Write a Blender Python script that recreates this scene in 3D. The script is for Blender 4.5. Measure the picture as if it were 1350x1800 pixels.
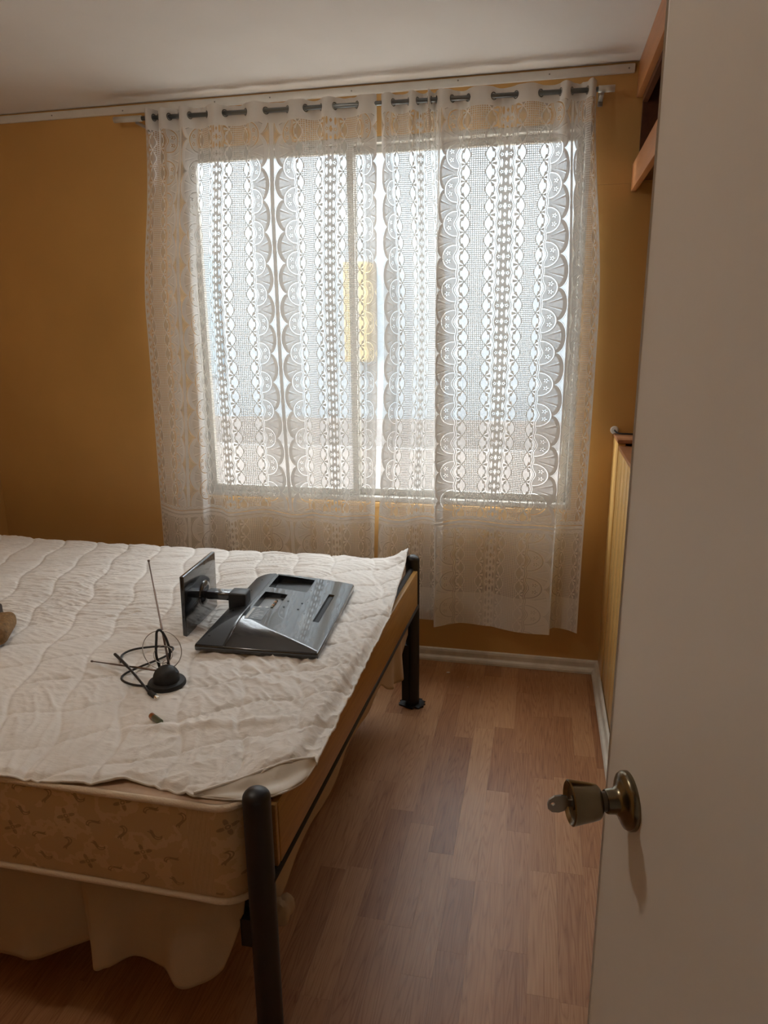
import bpy, bmesh, math, random
import numpy as np
from mathutils import Vector, Matrix

for o in list(bpy.data.objects):
    bpy.data.objects.remove(o)
scene = bpy.context.scene
C = scene.collection
random.seed(4)
RNG = np.random.default_rng(7)
PI = math.pi

# ------------------------------------------------------------------ camera
YAW, PITCH, ROLL, FPX = 0.216947, 0.252084, -0.01027, 1248.37
fwd = Vector((-math.sin(YAW) * math.cos(PITCH), math.cos(YAW) * math.cos(PITCH), -math.sin(PITCH)))
rgt = fwd.cross(Vector((0, 0, 1))).normalized()
upv = rgt.cross(fwd)
cr, sr = math.cos(ROLL), math.sin(ROLL)
r2 = rgt * cr + upv * sr
u2 = upv * cr - rgt * sr
cam_data = bpy.data.cameras.new('camera')
cam = bpy.data.objects.new('camera', cam_data)
C.objects.link(cam)
cam.matrix_world = Matrix(((r2.x, u2.x, -fwd.x, 0), (r2.y, u2.y, -fwd.y, 0), (r2.z, u2.z, -fwd.z, 1.5), (0, 0, 0, 1)))
cam_data.sensor_fit = 'VERTICAL'
cam_data.sensor_height = 36.0
cam_data.lens = FPX / 1800 * 36.0
cam_data.clip_start = 0.02
cam_data.clip_end = 200
scene.camera = cam

# ------------------------------------------------------------------ world / light / exposure
world = bpy.data.worlds.new('overcast_sky')
scene.world = world
world.use_nodes = True
bg = world.node_tree.nodes['Background']
bg.inputs['Color'].default_value = (0.92, 0.955, 1.0, 1)
bg.inputs['Strength'].default_value = 13.0
scene.view_settings.view_transform = 'Standard'
scene.view_settings.look = 'None'
scene.view_settings.exposure = 0.18
scene.view_settings.gamma = 1.0
scene.view_settings.use_curve_mapping = False

def portal(loc, size_x, size_y, rot):
    d = bpy.data.lights.new('window_portal', 'AREA')
    d.shape = 'RECTANGLE'; d.size = size_x; d.size_y = size_y
    d.cycles.is_portal = True
    o = bpy.data.objects.new('window_portal', d)
    o.location = loc; o.rotation_euler = rot
    C.objects.link(o)
D = 3.036          # window wall
XR = 0.30          # right wall
XL = -2.66         # left wall
HT = 2.432         # ceiling
WX0, WX1, WZ0, WZ1 = -1.53, 0.145, 0.745, 2.245   # window opening
portal(((WX0 + WX1) / 2, D + 0.16, (WZ0 + WZ1) / 2), WX1 - WX0, WZ1 - WZ0, (math.radians(-90), 0, 0))

# ------------------------------------------------------------------ helpers
def tag(o, label=None, cat=None, group=None, kind=None):
    if label: o['label'] = label
    if cat: o['category'] = cat
    if group: o['group'] = group
    if kind: o['kind'] = kind
    return o

def empty(name, loc=(0, 0, 0), rz=0):
    o = bpy.data.objects.new(name, None)
    o.empty_display_size = 0.05
    o.location = loc; o.rotation_euler = (0, 0, rz)
    C.objects.link(o)
    return o

def link(name, me, m, parent=None):
    o = bpy.data.objects.new(name, me)
    C.objects.link(o)
    if m is not None:
        me.materials.clear(); me.materials.append(m)
    if parent is not None:
        o.parent = parent
    return o

def mesh(name, verts, faces, m, parent=None, smooth=False, uv=None):
    me = bpy.data.meshes.new(name)
    me.from_pydata([tuple(v) for v in verts], [], faces)
    me.update()
    if smooth:
        me.polygons.foreach_set('use_smooth', [True] * len(me.polygons))
    if uv is not None:
        l = me.uv_layers.new(name='UVMap')
        vi = np.empty(len(me.loops), dtype=np.int32)
        me.loops.foreach_get('vertex_index', vi)
        l.data.foreach_set('uv', np.asarray(uv, dtype=np.float32)[vi].ravel())
    return link(name, me, m, parent)

def from_bm(name, bm, m, parent=None, smooth=False):
    bmesh.ops.recalc_face_normals(bm, faces=bm.faces[:])
    me = bpy.data.meshes.new(name)
    bm.to_mesh(me); bm.free()
    if smooth:
        me.polygons.foreach_set('use_smooth', [True] * len(me.polygons))
        try:
            me.set_sharp_from_angle(angle=math.radians(35))
        except Exception:
            pass
    return link(name, me, m, parent)

def bm_box(bm, x0, x1, y0, y1, z0, z1, mat=None):
    r = bmesh.ops.create_cube(bm, size=1)
    for v in r['verts']:
        v.co = Vector(((x0 + x1) / 2 + v.co.x * (x1 - x0), (y0 + y1) / 2 + v.co.y * (y1 - y0), (z0 + z1) / 2 + v.co.z * (z1 - z0)))
        if mat is not None:
            v.co = mat @ v.co
    return r['verts']

def box(name, x0, x1, y0, y1, z0, z1, m, parent=None, bevel=0.0, seg=2, mat=None):
    bm = bmesh.new()
    bm_box(bm, x0, x1, y0, y1, z0, z1, mat)
    if bevel:
        bmesh.ops.bevel(bm, geom=bm.edges[:], offset=bevel, segments=seg, profile=0.5, affect='EDGES')
    return from_bm(name, bm, m, parent, smooth=bool(bevel))

def frame_mat(a, b):
    """matrix whose x axis runs from a to b, origin at a, z kept as upright as possible"""
    a = Vector(a); b = Vector(b)
    x = (b - a).normalized()
    up = Vector((0, 0, 1)) if abs(x.z) < 0.95 else Vector((0, 1, 0))
    y = up.cross(x).normalized(); z = x.cross(y)
    return Matrix(((x.x, y.x, z.x, a.x), (x.y, y.y, z.y, a.y), (x.z, y.z, z.z, a.z), (0, 0, 0, 1)))

def bar(name, a, b, w, h, m, parent=None, bevel=0.0, seg=2):
    L = (Vector(b) - Vector(a)).length
    return box(name, 0, L, -w / 2, w / 2, -h / 2, h / 2, m, parent, bevel, seg, frame_mat(a, b))

def lathe(name, prof, m, parent=None, mat=None, seg=32, smooth=True, cap=True):
    """prof: list of (r, z) from bottom to top about local z"""
    vs, fs = [], []
    n = len(prof)
    for r, z in prof:
        for k in range(seg):
            a = 2 * PI * k / seg
            vs.append((r * math.cos(a), r * math.sin(a), z))
    for i in range(n - 1):
        for k in range(seg):
            k2 = (k + 1) % seg
            fs.append((i * seg + k, i * seg + k2, (i + 1) * seg + k2, (i + 1) * seg + k))
    if cap:
        fs.append(tuple(range(seg - 1, -1, -1)))
        fs.append(tuple((n - 1) * seg + k for k in range(seg)))
    if mat is not None:
        vs = [tuple(mat @ Vector(v)) for v in vs]
    me = bpy.data.meshes.new(name)
    me.from_pydata(vs, [], fs); me.update()
    if smooth:
        me.polygons.foreach_set('use_smooth', [True] * len(me.polygons))
        try:
            me.set_sharp_from_angle(angle=math.radians(40))
        except Exception:
            pass
    return link(name, me, m, parent)

def axis_mat(origin, direction):
    z = Vector(direction).normalized()
    t = Vector((1, 0, 0)) if abs(z.x) < 0.9 else Vector((0, 1, 0))
    x = t.cross(z).normalized(); y = z.cross(x)
    o = Vector(origin)
    return Matrix(((x.x, y.x, z.x, o.x), (x.y, y.y, z.y, o.y), (x.z, y.z, z.z, o.z), (0, 0, 0, 1)))

def smooth_path(pts, n=8, closed=False):
    P = [np.array(p, float) for p in pts]
    out = []
    N = len(P)
    rng = range(N if closed else N - 1)
    for i in rng:
        if closed:
            p0, p1, p2, p3 = P[(i - 1) % N], P[i], P[(i + 1) % N], P[(i + 2) % N]
        else:
            p0, p1, p2, p3 = P[max(i - 1, 0)], P[i], P[i + 1], P[min(i + 2, N - 1)]
        for k in range(n):
            t = k / n
            out.append(0.5 * (2 * p1 + (p2 - p0) * t + (2 * p0 - 5 * p1 + 4 * p2 - p3) * t * t + (3 * p1 - p0 - 3 * p2 + p3) * t ** 3))
    if not closed:
        out.append(P[-1])
    return out

def tube(name, pts, r, m, parent=None, seg=10, closed=False, cap=True):
    P = [Vector(p) for p in pts]
    N = len(P)
    rr = r if hasattr(r, '__len__') else [r] * N
    vs, fs = [], []
    prev = None
    for i in range(N):
        if closed:
            t = (P[(i + 1) % N] - P[i - 1]).normalized()
        else:
            t = (P[min(i + 1, N - 1)] - P[max(i - 1, 0)]).normalized()
        if prev is None:
            a = Vector((0, 0, 1)) if abs(t.z) < 0.9 else Vector((1, 0, 0))
            n = t.cross(a).normalized()
        else:
            n = (prev - t * prev.dot(t)).normalized()
        prev = n
        b = t.cross(n)
        for k in range(seg):
            an = 2 * PI * k / seg
            vs.append(P[i] + (n * math.cos(an) + b * math.sin(an)) * rr[i])
    for i in range(N if closed else N - 1):
        j = (i + 1) % N
        for k in range(seg):
            k2 = (k + 1) % seg
            fs.append((i * seg + k, i * seg + k2, j * seg + k2, j * seg + k))
    if cap and not closed:
        fs.append(tuple(range(seg - 1, -1, -1)))
        fs.append(tuple((N - 1) * seg + k for k in range(seg)))
    return mesh(name, vs, fs, m, parent, smooth=True)

def grid(name, G, m, parent=None, smooth=True, uv=None, closed_u=False):
    """G: array (nu, nv, 3)"""
    nu, nv = G.shape[:2]
    V = G.reshape(-1, 3)
    i, j = np.meshgrid(np.arange(nu if closed_u else nu - 1), np.arange(nv - 1), indexing='ij')
    i2 = (i + 1) % nu
    F = np.stack([i * nv + j, i2 * nv + j, i2 * nv + j + 1, i * nv + j + 1], -1).reshape(-1, 4)
    me = bpy.data.meshes.new(name)
    me.vertices.add(len(V)); me.vertices.foreach_set('co', V.astype(np.float32).ravel())
    me.loops.add(F.size); me.loops.foreach_set('vertex_index', F.astype(np.int32).ravel())
    me.polygons.add(len(F))
    me.polygons.foreach_set('loop_start', (np.arange(len(F)) * 4).astype(np.int32))
    me.polygons.foreach_set('use_smooth', [smooth] * len(F))
    if uv is not None:
        l = me.uv_layers.new(name='UVMap')
        l.data.foreach_set('uv', uv.reshape(-1, 2)[F.ravel()].astype(np.float32).ravel())
    me.update(calc_edges=True); me.validate()
    return link(name, me, m, parent)

_tab = RNG.random((256, 256))
def vnoise(x, y):
    xi = np.floor(x).astype(int); yi = np.floor(y).astype(int)
    fx = x - xi; fy = y - yi
    fx = fx * fx * (3 - 2 * fx); fy = fy * fy * (3 - 2 * fy)
    a = _tab[xi % 256, yi % 256]; b = _tab[(xi + 1) % 256, yi % 256]
    c = _tab[xi % 256, (yi + 1) % 256]; d = _tab[(xi + 1) % 256, (yi + 1) % 256]
    return (a * (1 - fx) + b * fx) * (1 - fy) + (c * (1 - fx) + d * fx) * fy - 0.5

def sstep(a, b, x):
    t = np.clip((x - a) / (b - a), 0, 1)
    return t * t * (3 - 2 * t)

# ------------------------------------------------------------------ node maths
class S:
    """wraps a shader socket (or float) so formulas compile to Math nodes"""
    nt = None
    def __init__(self, s): self.s = s
    @staticmethod
    def op(name, *a):
        n = S.nt.nodes.new('ShaderNodeMath'); n.operation = name
        for i, v in enumerate(a):
            if isinstance(v, S): S.nt.links.new(v.s, n.inputs[i])
            else: n.inputs[i].default_value = float(v)
        return S(n.outputs[0])
    def __add__(s, o): return S.op('ADD', s, o)
    __radd__ = __add__
    def __sub__(s, o): return S.op('SUBTRACT', s, o)
    def __rsub__(s, o): return S.op('SUBTRACT', o, s)
    def __mul__(s, o): return S.op('MULTIPLY', s, o)
    __rmul__ = __mul__
    def __truediv__(s, o): return S.op('DIVIDE', s, o)
    def __lt__(s, o): return S.op('LESS_THAN', s, o)
    def __gt__(s, o): return S.op('GREATER_THAN', s, o)
def sabs(a): return S.op('ABSOLUTE', a)
def scos(a): return S.op('COSINE', a)
def ssin(a): return S.op('SINE', a)
def smin(a, b): return S.op('MINIMUM', a, b)
def smax(a, b): return S.op('MAXIMUM', a, b)
def sfrac(a): return S.op('FRACT', a)
def ssqrt(a): return S.op('SQRT', a)
def satan2(a, b): return S.op('ARCTAN2', a, b)
def sping(a, b): return S.op('PINGPONG', a, b)
def sel(mask, a, b):     # mask ? a : b
    if not isinstance(a, S) and not isinstance(b, S):
        return S.op('MULTIPLY_ADD', mask, a - b, b)
    return S.op('MULTIPLY_ADD', mask, (a - b) if isinstance(a, S) or isinstance(b, S) else a - b, b)
def andm(*m):
    r = m[0]
    for k in m[1:]: r = r * k
    return r
def orm(*m):
    r = m[0]
    for k in m[1:]: r = smax(r, k)
    return r

def mat_new(name):
    m = bpy.data.materials.new(name); m.use_nodes = True
    return m, m.node_tree, m.node_tree.nodes['Principled BSDF']

def pbr(name, col, rough=0.5, metal=0.0, spec=0.5, noise=0.0, nscale=20.0, bump=0.0, bscale=60.0, coat=0.0, stretch=None, sheen=0.0):
    m, nt, b = mat_new(name)
    b.inputs['Roughness'].default_value = rough
    b.inputs['Metallic'].default_value = metal
    b.inputs['Specular IOR Level'].default_value = spec
    b.inputs['Coat Weight'].default_value = coat
    b.inputs['Coat Roughness'].default_value = 0.03
    b.inputs['Sheen Weight'].default_value = sheen
    b.inputs['Base Color'].default_value = (*col, 1)
    tc = nt.nodes.new('ShaderNodeTexCoord')
    src = tc.outputs['Object']
    if stretch:
        mp = nt.nodes.new('ShaderNodeMapping'); mp.inputs['Scale'].default_value = stretch
        nt.links.new(src, mp.inputs['Vector']); src = mp.outputs['Vector']
    if noise:
        n = nt.nodes.new('ShaderNodeTexNoise'); n.inputs['Scale'].default_value = nscale; n.inputs['Detail'].default_value = 5
        nt.links.new(src, n.inputs['Vector'])
        r = nt.nodes.new('ShaderNodeValToRGB')
        r.color_ramp.elements[0].position = 0.3; r.color_ramp.elements[1].position = 0.7
        r.color_ramp.elements[0].color = (*[c * (1 - noise) for c in col], 1)
        r.color_ramp.elements[1].color = (*[min(1, c * (1 + noise)) for c in col], 1)
        nt.links.new(n.outputs['Fac'], r.inputs['Fac']); nt.links.new(r.outputs['Color'], b.inputs['Base Color'])
    if bump:
        n2 = nt.nodes.new('ShaderNodeTexNoise'); n2.inputs['Scale'].default_value = bscale; n2.inputs['Detail'].default_value = 6
        nt.links.new(src, n2.inputs['Vector'])
        bp = nt.nodes.new('ShaderNodeBump'); bp.inputs['Strength'].default_value = bump; bp.inputs['Distance'].default_value = 0.01
        nt.links.new(n2.outputs['Fac'], bp.inputs['Height']); nt.links.new(bp.outputs['Normal'], b.inputs['Normal'])
    return m

def wood(name, c1, c2, scale=(2, 30, 30), rough=0.4, coat=0.0):
    m, nt, b = mat_new(name)
    tc = nt.nodes.new('ShaderNodeTexCoord')
    mp = nt.nodes.new('ShaderNodeMapping'); mp.inputs['Scale'].default_value = scale
    n = nt.nodes.new('ShaderNodeTexNoise'); n.inputs['Scale'].default_value = 3; n.inputs['Detail'].default_value = 7; n.inputs['Distortion'].default_value = 0.6
    r = nt.nodes.new('ShaderNodeValToRGB')
    r.color_ramp.elements[0].position = 0.32; r.color_ramp.elements[1].position = 0.68
    r.color_ramp.elements[0].color = (*c1, 1); r.color_ramp.elements[1].color = (*c2, 1)
    nt.links.new(tc.outputs['Object'], mp.inputs['Vector']); nt.links.new(mp.outputs['Vector'], n.inputs['Vector'])
    nt.links.new(n.outputs['Fac'], r.inputs['Fac']); nt.links.new(r.outputs['Color'], b.inputs['Base Color'])
    b.inputs['Roughness'].default_value = rough
    b.inputs['Coat Weight'].default_value = coat
    return m

# ------------------------------------------------------------------ materials
M = {}
M['wall'] = pbr('mustard_paint', (0.55, 0.31, 0.095), rough=0.42, noise=0.06, nscale=2.5, bump=0.05, bscale=140)
M['yellow_wood'] = pbr('yellow_painted_boards', (0.66, 0.40, 0.13), rough=0.28, noise=0.08, nscale=6, stretch=(1, 1, 0.15))
M['ceiling'] = pbr('white_ceiling_paint', (0.74, 0.70, 0.665), rough=0.7, noise=0.03, nscale=3, bump=0.04, bscale=220)
M['trim'] = pbr('white_gloss_trim', (0.72, 0.69, 0.64), rough=0.35, noise=0.06, nscale=14, bump=0.03, bscale=50)
M['baseboard'] = pbr('cream_baseboard_paint', (0.66, 0.60, 0.50), rough=0.38, noise=0.10, nscale=18, bump=0.06, bscale=60)
M['door'] = pbr('white_door_paint', (0.80, 0.78, 0.745), rough=0.34, noise=0.025, nscale=4, bump=0.045, bscale=38, stretch=(1, 1, 0.6))
M['fascia'] = wood('orange_veneer', (0.40, 0.155, 0.05), (0.50, 0.21, 0.075), (12, 1.2, 12), 0.35)
M['dark_wood'] = wood('dark_red_wood', (0.085, 0.026, 0.012), (0.13, 0.045, 0.02), (12, 1.5, 12), 0.4)
M['ledge'] = wood('brown_ledge_wood', (0.30, 0.12, 0.05), (0.42, 0.19, 0.09), (12, 1.5, 12), 0.3)
M['oak'] = wood('oak_veneer_panel', (0.31, 0.15, 0.028), (0.41, 0.215, 0.048), (40, 2.2, 40), 0.35)
M['black_metal'] = pbr('black_powder_coat', (0.010, 0.010, 0.012), rough=0.42, spec=0.5, bump=0.02, bscale=200)
M['bracket'] = pbr('grey_brackets', (0.30, 0.28, 0.25), rough=0.4, metal=0.6)
M['rod'] = pbr('grey_steel_rod', (0.20, 0.215, 0.22), rough=0.32, metal=0.8)
M['ring'] = pbr('dark_eyelet_metal', (0.14, 0.14, 0.135), rough=0.3, metal=0.9)
M['rod_end'] = pbr('pale_wooden_rod', (0.55, 0.52, 0.46), rough=0.5)
M['window_frame'] = pbr('white_window_frame', (0.40, 0.37, 0.32), rough=0.4)
M['pad'] = pbr('off_white_quilt', (0.79, 0.745, 0.69), rough=0.85, noise=0.04, nscale=3, bump=0.35, bscale=48, stretch=(0.6, 1.5, 1), sheen=0.2)
M['pad_satin'] = pbr('off_white_satin', (0.68, 0.62, 0.53), rough=0.45, noise=0.04, nscale=8, bump=0.12, bscale=18)
M['ticking'] = pbr('tan_pink_ticking', (0.50, 0.35, 0.24), rough=0.7, noise=0.12, nscale=30)
M['piping'] = pbr('cream_cord', (0.70, 0.57, 0.42), rough=0.7, bump=0.3, bscale=260)
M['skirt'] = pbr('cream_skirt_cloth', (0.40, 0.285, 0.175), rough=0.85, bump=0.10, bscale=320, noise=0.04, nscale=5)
M['tv_gloss'] = pbr('black_glossy_plastic', (0.014, 0.014, 0.016), rough=0.13, spec=0.6, coat=0.8)
M['tv_matt'] = pbr('black_matt_plastic', (0.022, 0.023, 0.025), rough=0.42, bump=0.05, bscale=500)
M['tv_grey'] = pbr('grey_socket_plate', (0.22, 0.23, 0.235), rough=0.45)
M['tv_hole'] = pbr('black_vent', (0.006, 0.006, 0.007), rough=0.7)
M['label_grey'] = pbr('grey_label', (0.075, 0.08, 0.085), rough=0.35)
M['label_white'] = pbr('white_print', (0.55, 0.55, 0.53), rough=0.5)
M['brass'] = pbr('antique_brass', (0.20, 0.17, 0.115), rough=0.24, metal=1.0, noise=0.15, nscale=30)
M['brass_dark'] = pbr('dark_brass', (0.10, 0.085, 0.065), rough=0.35, metal=1.0)
M['key'] = pbr('nickel_key', (0.36, 0.345, 0.31), rough=0.33, metal=0.9)
M['rubber'] = pbr('black_rubber', (0.016, 0.016, 0.016), rough=0.6, bump=0.05, bscale=300)
M['cable'] = pbr('black_cable', (0.018, 0.017, 0.017), rough=0.45)
M['steel'] = pbr('thin_steel', (0.50, 0.46, 0.42), rough=0.28, metal=1.0)
M['antenna_rod'] = pbr('dull_telescopic_rod', (0.26, 0.20, 0.17), rough=0.35, metal=0.9)
M['tip'] = pbr('silver_plug', (0.75, 0.72, 0.66), rough=0.25, metal=1.0)
M['batt_body'] = pbr('green_grey_battery', (0.13, 0.14, 0.085), rough=0.35, metal=0.4, noise=0.3, nscale=60)
M['batt_top'] = pbr('copper_battery', (0.42, 0.17, 0.07), rough=0.3, metal=0.8)
M['pouch'] = pbr('brown_woven_cloth', (0.23, 0.125, 0.045), rough=0.8, noise=0.35, nscale=70, bump=0.4, bscale=160)
M['pouch_dark'] = pbr('dark_brown_leather', (0.035, 0.018, 0.012), rough=0.5, bump=0.1, bscale=80)
M['white_plastic'] = pbr('white_plastic', (0.80, 0.77, 0.72), rough=0.4)
M['flint'] = pbr('white_crumb', (0.8, 0.78, 0.72), rough=0.7)
M['outside_pale'] = pbr('pale_blue_render', (0.165, 0.182, 0.196), rough=0.9, noise=0.08, nscale=3, bump=0.1, bscale=20)
M['outside_white'] = pbr('white_render', (0.185, 0.190, 0.192), rough=0.9, noise=0.04, nscale=2)
M['outside_yellow'] = pbr('yellow_render', (0.21, 0.155, 0.075), rough=0.9, noise=0.05, nscale=2)
M['outside_tan'] = pbr('tan_brick', (0.165, 0.148, 0.138), rough=0.9, noise=0.06, nscale=6)
M['concrete'] = pbr('grey_paving', (0.62, 0.585, 0.53), rough=0.9, noise=0.1, nscale=3)
M['outside_glass'] = pbr('dark_window_glass', (0.10, 0.13, 0.15), rough=0.1)
M['dark_line'] = pbr('dark_gap', (0.03, 0.018, 0.01), rough=0.9)

# window glass: thin, mostly clear
m, nt, b = mat_new('window_glass')
nt.nodes.remove(b)
tr = nt.nodes.new('ShaderNodeBsdfTransparent'); tr.inputs['Color'].default_value = (0.93, 0.95, 0.95, 1)
gl = nt.nodes.new('ShaderNodeBsdfGlossy'); gl.inputs['Roughness'].default_value = 0.03
mx = nt.nodes.new('ShaderNodeMixShader'); mx.inputs['Fac'].default_value = 0.06
nt.links.new(tr.outputs[0], mx.inputs[1]); nt.links.new(gl.outputs[0], mx.inputs[2])
nt.links.new(mx.outputs[0], nt.nodes['Material Output'].inputs['Surface'])
M['glass'] = m

# laminate strips: tone comes from each strip's own property
def laminate():
    m, nt, b = mat_new('laminate_strip')
    at = nt.nodes.new('ShaderNodeAttribute'); at.attribute_type = 'OBJECT'; at.attribute_name = 'tone'
    sd = nt.nodes.new('ShaderNodeAttribute'); sd.attribute_type = 'OBJECT'; sd.attribute_name = 'seed'
    geo = nt.nodes.new('ShaderNodeNewGeometry')
    S.nt = nt
    cmb = nt.nodes.new('ShaderNodeCombineXYZ')
    sx = S(sd.outputs['Fac']) * 3.7; sy = S(sd.outputs['Fac']) * 11.3
    nt.links.new(sx.s, cmb.inputs[0]); nt.links.new(sy.s, cmb.inputs[1])
    add = nt.nodes.new('ShaderNodeVectorMath'); add.operation = 'ADD'
    nt.links.new(geo.outputs['Position'], add.inputs[0]); nt.links.new(cmb.outputs[0], add.inputs[1])
    mp = nt.nodes.new('ShaderNodeMapping'); mp.inputs['Scale'].default_value = (34, 1.9, 1)
    nt.links.new(add.outputs[0], mp.inputs['Vector'])
    n1 = nt.nodes.new('ShaderNodeTexNoise'); n1.inputs['Scale'].default_value = 0.55; n1.inputs['Detail'].default_value = 2
    nt.links.new(mp.outputs[0], n1.inputs['Vector'])
    # cathedral rings from the slow field
    ring = S(n1.outputs['Fac']) * 22.0
    line = S.op('POWER', sabs(ssin(ring * 3.14159)), 0.55)
    n2 = nt.nodes.new('ShaderNodeTexNoise'); n2.inputs['Scale'].default_value = 4.5; n2.inputs['Detail'].default_value = 6
    nt.links.new(mp.outputs[0], n2.inputs['Vector'])
    n3 = nt.nodes.new('ShaderNodeTexNoise'); n3.inputs['Scale'].default_value = 9; n3.inputs['Detail'].default_value = 3
    nt.links.new(geo.outputs['Position'], n3.inputs['Vector'])
    fac = S(at.outputs['Fac']) * 0.62 + line * 0.34 - 0.10 + (S(n2.outputs['Fac']) - 0.5) * 0.55 + (S(n3.outputs['Fac']) - 0.5) * 0.12
    r = nt.nodes.new('ShaderNodeValToRGB')
    r.color_ramp.elements[0].position = 0.0; r.color_ramp.elements[0].color = (0.21, 0.083, 0.034, 1)
    r.color_ramp.elements[1].position = 0.85; r.color_ramp.elements[1].color = (0.50, 0.275, 0.135, 1)
    e = r.color_ramp.elements.new(0.4); e.color = (0.35, 0.160, 0.070, 1)
    nt.links.new(fac.s, r.inputs['Fac']); nt.links.new(r.outputs['Color'], b.inputs['Base Color'])
    n4 = nt.nodes.new('ShaderNodeTexNoise'); n4.inputs['Scale'].default_value = 60; n4.inputs['Detail'].default_value = 4
    nt.links.new(geo.outputs['Position'], n4.inputs['Vector'])
    rough = S(n4.outputs['Fac']) * 0.20 + 0.31
    nt.links.new(rough.s, b.inputs['Roughness'])
    b.inputs['Specular IOR Level'].default_value = 0.42
    bp = nt.nodes.new('ShaderNodeBump'); bp.inputs['Strength'].default_value = 0.05; bp.inputs['Distance'].default_value = 0.004
    nt.links.new(n2.outputs['Fac'], bp.inputs['Height']); nt.links.new(bp.outputs['Normal'], b.inputs['Normal'])
    return m
M['laminate'] = laminate()

# brocade on the mattress side (uv in metres)
def brocade():
    m, nt, b = mat_new('tan_floral_brocade')
    S.nt = nt
    uvn = nt.nodes.new('ShaderNodeUVMap')
    sp = nt.nodes.new('ShaderNodeSeparateXYZ'); nt.links.new(uvn.outputs[0], sp.inputs[0])
    u, v = S(sp.outputs[0]), S(sp.outputs[1])
    L = 0.15
    p = (u + v * 0.35) / L; q = (v * 1.25 - u * 0.45) / L
    fp = sfrac(p) - 0.5; fq = sfrac(q) - 0.5
    rr = ssqrt(fp * fp + fq * fq); th = satan2(fq, fp)
    petal = andm(rr < (0.085 + 0.075 * scos(th * 4.0)), rr > 0.055)
    dot = sabs(rr - 0.03) < 0.012
    flower = orm(petal, dot)
    # leaf clusters around the cells
    gp = sfrac(p + 0.5) - 0.5; gq = sfrac(q + 0.5) - 0.5
    r3 = ssqrt(gp * gp + gq * gq * 1.4); th3 = satan2(gq, gp)
    leaf = andm(sabs(r3 - 0.33 - 0.05 * scos(th3 * 6.0)) < 0.035, scos(th3 * 3.0 + 0.6) > 0.25)
    eye = andm(sabs(r3 - 0.33 - 0.05 * scos(th3 * 6.0)) < 0.012, scos(th3 * 9.0) > 0.3)
    n = nt.nodes.new('ShaderNodeTexNoise'); n.inputs['Scale'].default_value = 14; n.inputs['Detail'].default_value = 4
    nt.links.new(uvn.outputs[0], n.inputs['Vector'])
    scroll = andm(sabs(S(n.outputs['Fac']) - 0.5) < 0.035, r3 > 0.2)
    dark = smax(flower * 0.75, andm(leaf, 1.0 - eye) * 0.95)
    fac = dark + scroll * -0.22
    mix = nt.nodes.new('ShaderNodeValToRGB')
    mix.color_ramp.elements[0].position = 0.0; mix.color_ramp.elements[0].color = (0.62, 0.43, 0.235, 1)
    mix.color_ramp.elements[1].position = 1.0; mix.color_ramp.elements[1].color = (0.31, 0.20, 0.09, 1)
    e = mix.color_ramp.elements.new(0.25); e.color = (0.53, 0.35, 0.175, 1)
    nt.links.new((fac + 0.25).s, mix.inputs['Fac']); nt.links.new(mix.outputs['Color'], b.inputs['Base Color'])
    b.inputs['Roughness'].default_value = 0.55; b.inputs['Sheen Weight'].default_value = 0.3
    n2 = nt.nodes.new('ShaderNodeTexNoise'); n2.inputs['Scale'].default_value = 10; n2.inputs['Detail'].default_value = 3
    nt.links.new(uvn.outputs[0], n2.inputs['Vector'])
    bp = nt.nodes.new('ShaderNodeBump'); bp.inputs['Strength'].default_value = 0.25; bp.inputs['Distance'].default_value = 0.02
    nt.links.new(n2.outputs['Fac'], bp.inputs['Height']); nt.links.new(bp.outputs['Normal'], b.inputs['Normal'])
    return m
M['brocade'] = brocade()

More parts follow.
